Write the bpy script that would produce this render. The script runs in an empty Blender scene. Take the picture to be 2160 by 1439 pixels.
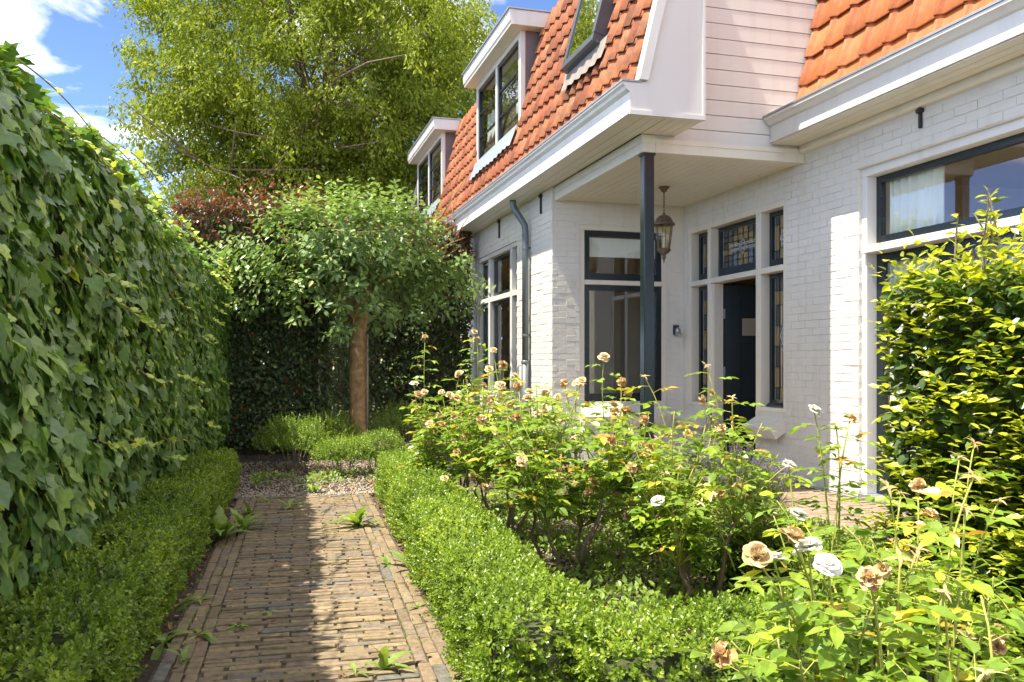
import bpy, bmesh, math, random
import numpy as np
from mathutils import Vector, Matrix

random.seed(7)
RNG = np.random.default_rng(11)
SC = bpy.context.scene
COL = SC.collection

# ---------------------------------------------------------------- camera
YAW = math.atan(528.0 / 1850.0)
CAM_H = 1.2
cam_data = bpy.data.cameras.new('camera')
cam = bpy.data.objects.new('camera', cam_data)
COL.objects.link(cam)
cam.location = (0, 0, CAM_H)
cam.rotation_euler = (math.radians(90), 0, -YAW)
cam_data.sensor_width = 36.0
cam_data.lens = 1850.0 / 2160.0 * 36.0
cam_data.shift_y = (770 - 719.5) / 2160.0
cam_data.clip_start = 0.05
cam_data.clip_end = 2000
SC.camera = cam
SC.render.resolution_x = 1024
SC.render.resolution_y = 682

# ---------------------------------------------------------------- sky and sun
SUN_DIR = Vector((-1.0, -0.11, 2.08)).normalized()      # towards the sun
SUN_EL = math.asin(SUN_DIR.z)
SUN_AZ = math.atan2(SUN_DIR.x, SUN_DIR.y)
world = bpy.data.worlds.new('World')
SC.world = world
world.use_nodes = True
wn, wl = world.node_tree.nodes, world.node_tree.links
for n in list(wn):
    wn.remove(n)
w_out = wn.new('ShaderNodeOutputWorld')
w_bg = wn.new('ShaderNodeBackground')
w_sky = wn.new('ShaderNodeTexSky')
w_sky.sky_type = 'NISHITA'
w_sky.sun_disc = False
w_sky.sun_elevation = SUN_EL
w_sky.sun_rotation = SUN_AZ
w_sky.altitude = 0
w_sky.air_density = 0.18
w_sky.dust_density = 0.0
w_sky.ozone_density = 3.0
w_tc = wn.new('ShaderNodeTexCoord')
w_map = wn.new('ShaderNodeMapping')
w_map.inputs['Scale'].default_value = (1.6, 1.6, 5.0)
w_map.inputs['Rotation'].default_value = (0.25, 0.1, 0.5)
w_map.inputs['Location'].default_value = (7.7, 8.8, 0.4)
w_noise = wn.new('ShaderNodeTexNoise')
w_noise.inputs['Scale'].default_value = 1.5
w_noise.inputs['Detail'].default_value = 7
w_noise.inputs['Roughness'].default_value = 0.55
w_noise.inputs['Distortion'].default_value = 0.6
w_ramp = wn.new('ShaderNodeValToRGB')
w_ramp.color_ramp.elements[0].position = 0.455
w_ramp.color_ramp.elements[0].color = (0, 0, 0, 1)
w_ramp.color_ramp.elements[1].position = 0.73
w_ramp.color_ramp.elements[1].color = (0.92, 0.92, 0.92, 1)
w_mix = wn.new('ShaderNodeMix')
w_mix.data_type = 'RGBA'
w_mix.inputs['B'].default_value = (7.6, 7.0, 5.9, 1)
wl.new(w_tc.outputs['Generated'], w_map.inputs['Vector'])
wl.new(w_map.outputs['Vector'], w_noise.inputs['Vector'])
wl.new(w_noise.outputs['Fac'], w_ramp.inputs['Fac'])
wl.new(w_ramp.outputs['Color'], w_mix.inputs['Factor'])
wl.new(w_sky.outputs['Color'], w_mix.inputs['A'])
wl.new(w_mix.outputs['Result'], w_bg.inputs['Color'])
w_bg.inputs['Strength'].default_value = 0.15
wl.new(w_bg.outputs['Background'], w_out.inputs['Surface'])

sun_data = bpy.data.lights.new('sun', 'SUN')
sun_data.energy = 2.05
sun_data.angle = math.radians(0.5)
sun_data.color = (1.0, 0.935, 0.80)
sun = bpy.data.objects.new('sun', sun_data)
COL.objects.link(sun)
sun.location = (-10, -2, 25)
sun.rotation_euler = (-SUN_DIR).to_track_quat('-Z', 'Y').to_euler()

SC.view_settings.view_transform = 'Standard'
SC.view_settings.look = 'None'
SC.view_settings.gamma = 1.0
SC.view_settings.use_curve_mapping = False
SC.view_settings.exposure = 2.55
SC.cycles.max_bounces = 8
SC.cycles.transparent_max_bounces = 16

# ---------------------------------------------------------------- materials
def new_mat(name):
    m = bpy.data.materials.new(name)
    m.use_nodes = True
    nt = m.node_tree
    b = nt.nodes['Principled BSDF']
    return m, nt, b

def noise_node(nt, scale, detail=4, rough=0.55, coord='Object', vec_scale=None, dist=0.0):
    tc = nt.nodes.new('ShaderNodeTexCoord')
    n = nt.nodes.new('ShaderNodeTexNoise')
    n.inputs['Scale'].default_value = scale
    n.inputs['Detail'].default_value = detail
    n.inputs['Roughness'].default_value = rough
    n.inputs['Distortion'].default_value = dist
    if coord == 'World':
        g = nt.nodes.new('ShaderNodeNewGeometry')
        src = g.outputs['Position']
    else:
        src = tc.outputs[coord]
    if vec_scale:
        mp = nt.nodes.new('ShaderNodeMapping')
        mp.inputs['Scale'].default_value = vec_scale
        nt.links.new(src, mp.inputs['Vector'])
        src = mp.outputs['Vector']
    nt.links.new(src, n.inputs['Vector'])
    return n

def ramp(nt, src, stops):
    r = nt.nodes.new('ShaderNodeValToRGB')
    el = r.color_ramp.elements
    while len(el) < len(stops):
        el.new(0.5)
    for e, (p, c) in zip(el, stops):
        e.position = p
        e.color = (c[0], c[1], c[2], 1)
    nt.links.new(src, r.inputs['Fac'])
    return r

def mixc(nt, fac, a, b, mode='MIX'):
    m = nt.nodes.new('ShaderNodeMix')
    m.data_type = 'RGBA'
    m.blend_type = mode
    for key, v in (('Factor', fac), ('A', a), ('B', b)):
        s = m.inputs[key]
        if hasattr(v, 'is_linked'):
            nt.links.new(v, s)
        elif isinstance(v, (int, float)):
            s.default_value = v
        else:
            s.default_value = (v[0], v[1], v[2], 1)
    return m.outputs['Result']

def bump(nt, b, src, strength=0.3, distance=0.01):
    bp = nt.nodes.new('ShaderNodeBump')
    bp.inputs['Strength'].default_value = strength
    bp.inputs['Distance'].default_value = distance
    nt.links.new(src, bp.inputs['Height'])
    nt.links.new(bp.outputs['Normal'], b.inputs['Normal'])

def paint(name, col, rough=0.45, dirt=0.08, nscale=6.0, bump_s=0.08, metallic=0.0, spec=0.5, dirtcol=(0.45, 0.40, 0.30)):
    m, nt, b = new_mat(name)
    n = noise_node(nt, nscale, 5, coord='World')
    r = ramp(nt, n.outputs['Fac'], [(0.45, (0, 0, 0)), (0.8, (1, 1, 1))])
    mul = nt.nodes.new('ShaderNodeMath')
    mul.operation = 'MULTIPLY'
    mul.inputs[1].default_value = dirt
    nt.links.new(r.outputs['Color'], mul.inputs[0])
    nt.links.new(mixc(nt, mul.outputs[0], col, dirtcol), b.inputs['Base Color'])
    b.inputs['Roughness'].default_value = rough
    b.inputs['Metallic'].default_value = metallic
    b.inputs['Specular IOR Level'].default_value = spec
    n2 = noise_node(nt, nscale * 9, 3, coord='World')
    bump(nt, b, n2.outputs['Fac'], bump_s, 0.004)
    return m

def leaf_mat(name, stops, trans=0.35, rough=0.42, spec=0.45, tcol=(1.25, 1.3, 0.6)):
    """stops: colours along the per leaf random value"""
    m, nt, b = new_mat(name)
    at = nt.nodes.new('ShaderNodeAttribute')
    at.attribute_name = 'rnd'
    r = ramp(nt, at.outputs['Fac'], stops)
    n = noise_node(nt, 45.0, 2, coord='World')
    nr = ramp(nt, n.outputs['Fac'], [(0.3, (0.78, 0.8, 0.75)), (0.7, (1.12, 1.1, 1.05))])
    col = mixc(nt, 1.0, r.outputs['Color'], nr.outputs['Color'], 'MULTIPLY')
    nt.links.new(col, b.inputs['Base Color'])
    b.inputs['Roughness'].default_value = rough
    b.inputs['Specular IOR Level'].default_value = spec
    t = nt.nodes.new('ShaderNodeBsdfTranslucent')
    tc = mixc(nt, 1.0, col, tcol, 'MULTIPLY')
    nt.links.new(tc, t.inputs['Color'])
    mx = nt.nodes.new('ShaderNodeMixShader')
    mx.inputs['Fac'].default_value = trans
    nt.links.new(b.outputs['BSDF'], mx.inputs[1])
    nt.links.new(t.outputs['BSDF'], mx.inputs[2])
    nt.links.new(mx.outputs['Shader'], nt.nodes['Material Output'].inputs['Surface'])
    return m

def rnd_mat(name, stops, rough=0.85, nscale=25.0, bump_s=0.4, bump_d=0.006, namp=(0.75, 1.2), spec=0.3, patch=None):
    m, nt, b = new_mat(name)
    at = nt.nodes.new('ShaderNodeAttribute')
    at.attribute_name = 'rnd'
    r = ramp(nt, at.outputs['Fac'], stops)
    n = noise_node(nt, nscale, 5, coord='World')
    nr = ramp(nt, n.outputs['Fac'], [(0.3, (namp[0],) * 3), (0.7, (namp[1],) * 3)])
    col = mixc(nt, 1.0, r.outputs['Color'], nr.outputs['Color'], 'MULTIPLY')
    if patch:
        n3 = noise_node(nt, patch[0], 4, coord='World')
        pr = ramp(nt, n3.outputs['Fac'], [(patch[1], (0, 0, 0)), (patch[1] + 0.16, (patch[2],) * 3)])
        col = mixc(nt, pr.outputs['Color'], col, patch[3])
    nt.links.new(col, b.inputs['Base Color'])
    b.inputs['Roughness'].default_value = rough
    b.inputs['Specular IOR Level'].default_value = spec
    n2 = noise_node(nt, nscale * 4, 4, coord='World')
    bump(nt, b, n2.outputs['Fac'], bump_s, bump_d)
    return m

def glass_mat(name, ior=1.52, tint=(0.86, 0.9, 0.88), boost=0.0):
    m = bpy.data.materials.new(name)
    m.use_nodes = True
    nt = m.node_tree
    nt.nodes.remove(nt.nodes['Principled BSDF'])
    tr = nt.nodes.new('ShaderNodeBsdfTransparent')
    tr.inputs['Color'].default_value = (*tint, 1)
    gl = nt.nodes.new('ShaderNodeBsdfGlossy')
    gl.inputs['Roughness'].default_value = 0.01
    lw = nt.nodes.new('ShaderNodeLayerWeight')
    lw.inputs['Blend'].default_value = 0.5
    pw5 = nt.nodes.new('ShaderNodeMath')
    pw5.operation = 'POWER'
    pw5.inputs[1].default_value = 5.0
    nt.links.new(lw.outputs['Facing'], pw5.inputs[0])
    ad = nt.nodes.new('ShaderNodeMath')
    ad.operation = 'MULTIPLY_ADD'
    ad.use_clamp = True
    ad.inputs[1].default_value = 0.92
    ad.inputs[2].default_value = ((ior - 1) / (ior + 1)) ** 2 + boost
    nt.links.new(pw5.outputs[0], ad.inputs[0])
    mx = nt.nodes.new('ShaderNodeMixShader')
    nt.links.new(ad.outputs[0], mx.inputs['Fac'])
    nt.links.new(tr.outputs['BSDF'], mx.inputs[1])
    nt.links.new(gl.outputs['BSDF'], mx.inputs[2])
    nt.links.new(mx.outputs['Shader'], nt.nodes['Material Output'].inputs['Surface'])
    return m

M = {}
M['brick_white'] = paint('white_painted_brick', (0.665, 0.635, 0.56), 0.62, 0.13, 5.0, 0.5, dirtcol=(0.47, 0.43, 0.34))
def weather_streaks(m, amount, col):
    nt = m.node_tree
    b = nt.nodes['Principled BSDF']
    src = b.inputs['Base Color'].links[0].from_socket
    n = noise_node(nt, 1.0, 6, 0.6, coord='World', vec_scale=(7.0, 7.0, 0.8))
    r = ramp(nt, n.outputs['Fac'], [(0.50, (0, 0, 0)), (0.78, (amount,) * 3)])
    nt.links.new(mixc(nt, r.outputs['Color'], src, col), b.inputs['Base Color'])
weather_streaks(M['brick_white'], 0.42, (0.44, 0.39, 0.30))
M['trim'] = paint('white_trim_paint', (0.67, 0.655, 0.61), 0.32, 0.06, 3.0, 0.05)
M['trim_warm_shade'] = paint('warm_shade_trim_paint', (0.70, 0.655, 0.545), 0.32, 0.06, 3.0, 0.05)  # white trim out of the sun, warm tone of the shade put into its colour
weather_streaks(M['trim'], 0.34, (0.45, 0.41, 0.34))
weather_streaks(M['trim_warm_shade'], 0.30, (0.46, 0.41, 0.31))
M['dark'] = paint('dark_blue_gloss_paint', (0.011, 0.018, 0.018), 0.22, 0.05, 8.0, 0.03, dirtcol=(0.10, 0.10, 0.10))
M['dark_door'] = paint('dark_door_paint', (0.022, 0.030, 0.031), 0.4, 0.05, 8.0, 0.03, dirtcol=(0.10, 0.10, 0.10))
M['zinc'] = paint('zinc', (0.36, 0.38, 0.40), 0.42, 0.5, 7.0, 0.15, metallic=0.55, dirtcol=(0.22, 0.23, 0.23))
M['pipe'] = paint('dark_zinc_pipe', (0.15, 0.17, 0.175), 0.45, 0.5, 7.0, 0.15, metallic=0.3, dirtcol=(0.10, 0.11, 0.11))
M['lead'] = paint('lead_sheet', (0.32, 0.36, 0.41), 0.5, 0.5, 9.0, 0.5, metallic=0.35, dirtcol=(0.33, 0.35, 0.38))
M['lead_old'] = paint('weathered_lead_sheet', (0.24, 0.21, 0.18), 0.7, 0.6, 9.0, 0.5, dirtcol=(0.15, 0.12, 0.09))
M['cheek'] = paint('brown_grey_dormer_sheet', (0.15, 0.125, 0.125), 0.55, 0.7, 4.0, 0.15, metallic=0.2, dirtcol=(0.24, 0.19, 0.17))
M['skyframe'] = paint('dark_grey_metal', (0.075, 0.085, 0.10), 0.35, 0.3, 6.0, 0.05, metallic=0.3, dirtcol=(0.12, 0.12, 0.13))
M['iron'] = paint('black_iron', (0.018, 0.017, 0.016), 0.5, 0.3, 12.0, 0.2, dirtcol=(0.07, 0.05, 0.04))
M['bronze'] = paint('brown_bronze', (0.16, 0.115, 0.075), 0.45, 0.4, 20.0, 0.2, metallic=0.5, dirtcol=(0.08, 0.06, 0.045))
M['came'] = paint('lead_came', (0.58, 0.59, 0.60), 0.45, 0.3, 20.0, 0.1, metallic=0.3)
M['glass'] = glass_mat('window_glass', 1.52, (0.94, 0.96, 0.94), boost=0.05)
M['skyglass'] = glass_mat('roof_window_glass', 1.9, (0.5, 0.55, 0.6), boost=0.5)
M['lampglass'] = glass_mat('lamp_glass', 1.35, (0.93, 0.9, 0.82), boost=0.02)
M['interior'] = paint('interior_wall', (0.62, 0.52, 0.38), 0.8, 0.1, 2.0, 0.0)
M['interior_floor'] = paint('interior_floor', (0.28, 0.17, 0.09), 0.4, 0.3, 3.0, 0.0)
M['curtain'] = paint('white_curtain', (0.90, 0.88, 0.82), 0.9, 0.05, 3.0, 0.0)
M['pane_yellow'] = paint('amber_pane', (0.27, 0.205, 0.09), 0.12, 0.3, 30.0, 0.3, dirtcol=(0.22, 0.16, 0.07))  # leaded panes are opaque, the dark hall behind is put into their colours
M['pane_grey'] = paint('smoke_pane', (0.085, 0.085, 0.075), 0.10, 0.3, 30.0, 0.3, dirtcol=(0.05, 0.05, 0.05))
M['pane_brown'] = paint('brown_pane', (0.13, 0.07, 0.045), 0.12, 0.3, 30.0, 0.3, dirtcol=(0.08, 0.05, 0.04))
M['pane_blue'] = paint('blue_grey_pane', (0.13, 0.17, 0.22), 0.10, 0.3, 30.0, 0.3, dirtcol=(0.09, 0.11, 0.14))
M['pane_milk'] = paint('milk_pane', (0.38, 0.31, 0.2), 0.3, 0.1, 10.0, 0.1)
M['tile_old'] = rnd_mat('weathered_clay_tile', [(0.0, (0.199, 0.061, 0.026)), (0.35, (0.295, 0.09, 0.036)), (0.7, (0.347, 0.116, 0.045)), (1.0, (0.384, 0.152, 0.065))],
                        0.75, 14.0, 0.35, 0.006, (0.62, 1.2), patch=(9.0, 0.52, 0.7, (0.17, 0.085, 0.05)))
M['tile_new'] = rnd_mat('orange_clay_tile', [(0.0, (0.353, 0.102, 0.034)), (0.5, (0.423, 0.134, 0.044)), (1.0, (0.444, 0.169, 0.066))],
                        0.65, 16.0, 0.3, 0.005, (0.78, 1.12), patch=(9.0, 0.6, 0.45, (0.30, 0.16, 0.09)))
M['roofing'] = paint('roof_underlay', (0.10, 0.06, 0.045), 0.9, 0.4, 4.0, 0.3)
M['paver'] = rnd_mat('clinker_paver', [(0.0, (0.153, 0.112, 0.071)), (0.25, (0.214, 0.166, 0.094)), (0.5, (0.199, 0.143, 0.094)), (0.68, (0.26, 0.196, 0.107)), (0.88, (0.184, 0.138, 0.104)), (1.0, (0.138, 0.128, 0.107))],
                     0.8, 30.0, 0.5, 0.005, (0.65, 1.25), patch=(11.0, 0.58, 0.5, (0.13, 0.115, 0.09)))
M['patio'] = rnd_mat('patio_clinker', [(0.0, (0.255, 0.191, 0.132)), (0.5, (0.323, 0.242, 0.166)), (1.0, (0.281, 0.2, 0.145))], 0.85, 20.0, 0.5, 0.005, (0.7, 1.2))
M['pebble'] = rnd_mat('pale_pebble', [(0.0, (0.187, 0.145, 0.102)), (0.5, (0.357, 0.306, 0.238)), (1.0, (0.442, 0.374, 0.289))], 0.8, 60.0, 0.2, 0.002)
M['litter'] = rnd_mat('dry_leaf', [(0.0, (0.16, 0.075, 0.03)), (0.5, (0.28, 0.14, 0.05)), (1.0, (0.40, 0.27, 0.11))], 0.85, 60.0, 0.2, 0.002)
M['bark'] = rnd_mat('bark', [(0.0, (0.16, 0.12, 0.075)), (1.0, (0.25, 0.19, 0.12))], 0.85, 18.0, 0.8, 0.012, (0.6, 1.3))
M['bark_smooth'] = rnd_mat('smooth_bark', [(0.0, (0.374, 0.229, 0.1)), (1.0, (0.415, 0.25, 0.11))], 0.75, 14.0, 0.9, 0.012, (0.55, 1.3), patch=(26.0, 0.60, 0.75, (0.20, 0.15, 0.095)))
M['cane'] = rnd_mat('rose_cane', [(0.0, (0.26, 0.31, 0.06)), (0.6, (0.38, 0.39, 0.08)), (1.0, (0.34, 0.22, 0.10))], 0.6, 30.0, 0.4, 0.003)
M['cane_old'] = rnd_mat('woody_rose_cane', [(0.0, (0.20, 0.15, 0.11)), (1.0, (0.30, 0.24, 0.18))], 0.85, 30.0, 0.7, 0.005)
M['vine'] = rnd_mat('vine_stem', [(0.0, (0.20, 0.13, 0.06)), (1.0, (0.33, 0.27, 0.10))], 0.7, 30.0, 0.3, 0.003)
M['core'] = rnd_mat('shade_dark_core', [(0.0, (0.048, 0.06, 0.022)), (1.0, (0.072, 0.085, 0.03))], 0.95, 12.0, 0.8, 0.02, (0.5, 1.4))  # solid hedge filler, shade of the depths put into its dark colour
M['ivy'] = leaf_mat('ivy_leaf', [(0.0, (0.096, 0.185, 0.053)), (0.45, (0.151, 0.259, 0.066)), (0.75, (0.225, 0.35, 0.078)), (0.9, (0.408, 0.563, 0.082)), (1.0, (0.64, 0.66, 0.098))], 0.3, 0.36, 0.5)
M['box'] = leaf_mat('box_leaf', [(0.0, (0.101, 0.172, 0.02)), (0.5, (0.178, 0.276, 0.027)), (0.85, (0.298, 0.406, 0.038)), (1.0, (0.442, 0.51, 0.059))], 0.34, 0.36, 0.5)
M['beech'] = leaf_mat('beech_leaf', [(0.0, (0.058, 0.109, 0.024)), (0.5, (0.094, 0.161, 0.029)), (0.62, (0.217, 0.28, 0.036)), (0.8, (0.493, 0.518, 0.042)), (1.0, (0.6, 0.6, 0.06))], 0.4, 0.33, 0.5)
M['copper'] = leaf_mat('copper_beech_leaf', [(0.0, (0.066, 0.102, 0.041)), (0.45, (0.102, 0.144, 0.057)), (0.66, (0.168, 0.228, 0.063)), (0.76, (0.144, 0.054, 0.034)), (1.0, (0.312, 0.09, 0.04))], 0.3, 0.33, 0.5, (1.3, 1.1, 0.7))
M['tall'] = leaf_mat('tall_tree_leaf', [(0.0, (0.126, 0.175, 0.019)), (0.5, (0.225, 0.281, 0.025)), (1.0, (0.378, 0.414, 0.043))], 0.42, 0.5, 0.3)
M['pear'] = leaf_mat('pear_leaf', [(0.0, (0.134, 0.209, 0.075)), (0.5, (0.202, 0.297, 0.095)), (0.85, (0.314, 0.418, 0.14)), (1.0, (0.47, 0.528, 0.17))], 0.32, 0.34, 0.5)
M['rose_leaf'] = leaf_mat('rose_leaf', [(0.0, (0.14, 0.244, 0.028)), (0.5, (0.224, 0.342, 0.036)), (0.8, (0.392, 0.487, 0.046)), (0.92, (0.577, 0.595, 0.051)), (1.0, (0.577, 0.307, 0.051))], 0.36, 0.30, 0.5)
M['weed'] = leaf_mat('weed_leaf', [(0.0, (0.16, 0.255, 0.052)), (1.0, (0.304, 0.405, 0.078))], 0.35, 0.45, 0.4)
M['petal_white'] = leaf_mat('white_petal', [(0.0, (0.757, 0.748, 0.704)), (1.0, (0.774, 0.757, 0.704))], 0.25, 0.6, 0.2, (1, 1, 0.95))
M['petal_cream'] = leaf_mat('cream_petal', [(0.0, (0.705, 0.49, 0.241)), (0.6, (0.731, 0.593, 0.37)), (1.0, (0.74, 0.671, 0.516))], 0.25, 0.6, 0.2, (1, 0.9, 0.7))
M['petal_dry'] = leaf_mat('dry_petal', [(0.0, (0.50, 0.30, 0.12)), (0.5, (0.68, 0.47, 0.23)), (1.0, (0.78, 0.63, 0.40))], 0.2, 0.8, 0.1, (1, 0.85, 0.6))
M['sepal'] = leaf_mat('dry_sepal', [(0.0, (0.42, 0.30, 0.13)), (1.0, (0.60, 0.46, 0.25))], 0.25, 0.7, 0.1, (1, 0.9, 0.6))
M['lav_flower'] = leaf_mat('lavender_flower', [(0.0, (0.12, 0.08, 0.22)), (1.0, (0.24, 0.17, 0.36))], 0.2, 0.8, 0.1, (1, 1, 1))
M['lav_leaf'] = leaf_mat('lavender_leaf', [(0.0, (0.14, 0.17, 0.10)), (1.0, (0.27, 0.29, 0.17))], 0.25, 0.7, 0.2, (1, 1, 0.8))

def ground_material():
    m, nt, b = new_mat('garden_soil')
    n = noise_node(nt, 3.0, 8, 0.65, coord='World')
    r = ramp(nt, n.outputs['Fac'], [(0.3, (0.045, 0.034, 0.024)), (0.55, (0.085, 0.062, 0.042)), (0.75, (0.15, 0.11, 0.07))])
    nt.links.new(r.outputs['Color'], b.inputs['Base Color'])
    b.inputs['Roughness'].default_value = 0.95
    n2 = noise_node(nt, 40.0, 6, coord='World')
    bump(nt, b, n2.outputs['Fac'], 0.9, 0.03)
    return m
M['soil'] = ground_material()
M['joint'] = rnd_mat('joint_sand', [(0.0, (0.085, 0.07, 0.05)), (1.0, (0.085, 0.07, 0.05))], 0.95, 25.0, 0.8, 0.01, (0.5, 1.6), patch=(5.0, 0.55, 0.7, (0.14, 0.105, 0.06)))

# ---------------------------------------------------------------- mesh helpers
def link(o, parent=None):
    COL.objects.link(o)
    if parent is not None:
        o.parent = parent
    return o

def tag(o, label=None, cat=None, group=None, kind=None):
    if label: o['label'] = label
    if cat: o['category'] = cat
    if group: o['group'] = group
    if kind: o['kind'] = kind
    return o

def thing(name, label, cat, loc=(0, 0, 0), group=None):
    o = bpy.data.objects.new(name, None)
    o.empty_display_size = 0.1
    o.location = loc
    COL.objects.link(o)
    return tag(o, label, cat, group)

def np_mesh(name, V, loops, totals, mat, rnd=None, smooth=False):
    me = bpy.data.meshes.new(name)
    V = np.ascontiguousarray(V, dtype=np.float32)
    loops = np.ascontiguousarray(loops, dtype=np.int32)
    totals = np.ascontiguousarray(totals, dtype=np.int32)
    me.vertices.add(len(V))
    me.vertices.foreach_set('co', V.ravel())
    me.loops.add(len(loops))
    me.loops.foreach_set('vertex_index', loops)
    me.polygons.add(len(totals))
    starts = np.concatenate([[0], np.cumsum(totals)[:-1]]).astype(np.int32)
    me.polygons.foreach_set('loop_start', starts)
    me.polygons.foreach_set('loop_total', totals)
    me.polygons.foreach_set('use_smooth', np.full(len(totals), bool(smooth), dtype=bool))
    if rnd is not None:
        a = me.attributes.new('rnd', 'FLOAT', 'POINT')
        a.data.foreach_set('value', np.ascontiguousarray(rnd, dtype=np.float32))
    me.update(calc_edges=True)
    me.validate()
    if mat is not None:
        me.materials.append(mat)
    return me

class MB:
    """collects polygons, then links them as one mesh object"""
    def __init__(self):
        self.v, self.f = [], []
    def add(self, vs, fs):
        k = len(self.v)
        self.v.extend([tuple(p) for p in vs])
        self.f.extend([tuple(i + k for i in f) for f in fs])
        return self
    def box(self, x0, x1, y0, y1, z0, z1):
        x0, x1 = min(x0, x1), max(x0, x1)
        y0, y1 = min(y0, y1), max(y0, y1)
        z0, z1 = min(z0, z1), max(z0, z1)
        return self.add([(x0, y0, z0), (x1, y0, z0), (x1, y1, z0), (x0, y1, z0), (x0, y0, z1), (x1, y0, z1), (x1, y1, z1), (x0, y1, z1)],
                        [(0, 3, 2, 1), (4, 5, 6, 7), (0, 1, 5, 4), (1, 2, 6, 5), (2, 3, 7, 6), (3, 0, 4, 7)])
    def prism(self, poly, axis, a, b):
        """poly: 2D outline; axis 'Y': (x,z) swept along y; axis 'X': (y,z) swept along x; axis 'Z': (x,y)"""
        n = len(poly)
        def P(p, t):
            return (p[0], t, p[1]) if axis == 'Y' else (t, p[0], p[1]) if axis == 'X' else (p[0], p[1], t)
        vs = [P(p, a) for p in poly] + [P(p, b) for p in poly]
        fs = [tuple(range(n)), tuple(range(2 * n - 1, n - 1, -1))]
        for i in range(n):
            j = (i + 1) % n
            fs.append((i, i + n, j + n, j))
        return self.add(vs, fs)
    def bar(self, p, q, r, up=(0, 0, 1), r2=None):
        """square bar from p to q, half widths r and r2"""
        p, q = Vector(p), Vector(q)
        d = (q - p).normalized()
        s = d.cross(Vector(up))
        if s.length < 1e-4:
            s = d.cross(Vector((1, 0, 0)))
        s.normalize()
        t = s.cross(d)
        r2 = r if r2 is None else r2
        vs = []
        for c in (p, q):
            for a, b in ((-1, -1), (1, -1), (1, 1), (-1, 1)):
                vs.append(tuple(c + s * a * r + t * b * r2))
        return self.add(vs, [(0, 3, 2, 1), (4, 5, 6, 7), (0, 1, 5, 4), (1, 2, 6, 5), (2, 3, 7, 6), (3, 0, 4, 7)])
    def tube(self, pts, rad, n=8, cap=True):
        pts = [Vector(p) for p in pts]
        if not hasattr(rad, '__len__'):
            rad = [rad] * len(pts)
        ref = Vector((0.31, 0.17, 0.93))
        k = len(self.v)
        for i, p in enumerate(pts):
            d = (pts[min(i + 1, len(pts) - 1)] - pts[max(i - 1, 0)]).normalized()
            s = d.cross(ref)
            if s.length < 1e-3:
                s = d.cross(Vector((1, 0, 0)))
            s.normalize()
            t = d.cross(s)
            for j in range(n):
                a = 2 * math.pi * j / n
                self.v.append(tuple(p + (s * math.cos(a) + t * math.sin(a)) * rad[i]))
        for i in range(len(pts) - 1):
            for j in range(n):
                a, b = k + i * n + j, k + i * n + (j + 1) % n
                self.f.append((a, b, b + n, a + n))
        if cap:
            self.f.append(tuple(k + j for j in range(n - 1, -1, -1)))
            e = k + (len(pts) - 1) * n
            self.f.append(tuple(e + j for j in range(n)))
        return self
    def lathe(self, prof, c, n=16):
        k = len(self.v)
        for r, z in prof:
            for j in range(n):
                a = 2 * math.pi * (j + 0.5) / n
                self.v.append((c[0] + r * math.cos(a), c[1] + r * math.sin(a), c[2] + z))
        for i in range(len(prof) - 1):
            for j in range(n):
                a, b = k + i * n + j, k + i * n + (j + 1) % n
                self.f.append((a, b, b + n, a + n))
        self.f.append(tuple(k + j for j in range(n - 1, -1, -1)))
        e = k + (len(prof) - 1) * n
        self.f.append(tuple(e + j for j in range(n)))
        return self
    def mesh(self, name, mat, smooth=False, rnd=None, bevel=0.0, fix=True):
        me = bpy.data.meshes.new(name)
        me.from_pydata(self.v, [], self.f)
        bm = bmesh.new()
        bm.from_mesh(me)
        if fix:
            bmesh.ops.recalc_face_normals(bm, faces=bm.faces[:])
        if bevel > 0:
            bmesh.ops.bevel(bm, geom=[e for e in bm.edges if len(e.link_faces) == 2 and e.calc_face_angle(0) > 0.5], offset=bevel, segments=1, affect='EDGES', clamp_overlap=True)
        bm.to_mesh(me)
        bm.free()
        if rnd is not None:
            a = me.attributes.new('rnd', 'FLOAT', 'POINT')
            a.data.foreach_set('value', np.full(len(me.vertices), rnd, dtype=np.float32))
        if smooth:
            for p in me.polygons:
                p.use_smooth = True
        me.materials.append(mat)
        return me
    def build(self, name, mat, parent=None, smooth=False, rnd=None, bevel=0.0):
        o = bpy.data.objects.new(name, self.mesh(name, mat, smooth, rnd, bevel))
        return link(o, parent)

def unit(a):
    return a / np.maximum(np.linalg.norm(a, axis=-1, keepdims=True), 1e-9)

def frames(d, n):
    """columns side, along, normal; d = along the leaf, n = wished normal"""
    d = unit(d)
    n = unit(n - (n * d).sum(-1, keepdims=True) * d)
    s = np.cross(d, n)
    return np.stack([s, d, n], axis=-1)

# ---- leaf outlines (base at origin, along +Y, unit length)
def ovate(w=0.5, fold=0.12, curl=0.10, segs=3, wpos=0.42):
    ts = np.linspace(0, 1, segs + 2)
    V, F = [], []
    for t in ts:
        x = w * 0.5 * math.sin(math.pi * min(1, t ** (math.log(0.5) / math.log(wpos)))) if 0 < t < 1 else 0.0
        z = -curl * t * t
        if x == 0:
            V.append((0, t, z))
        else:
            V += [(-x, t, z + fold * x * 2 * 0.5), (0, t, z), (x, t, z + fold * x * 2 * 0.5)]
    V = np.array(V)
    F = [(0, 2, 1), (0, 3, 2)]
    k = 1
    for i in range(segs - 1):
        F += [(k, k + 1, k + 4, k + 3), (k + 1, k + 2, k + 5, k + 4)]
        k += 3
    e = len(V) - 1
    F += [(k, k + 1, e), (k + 1, k + 2, e)]
    return V, F

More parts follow.
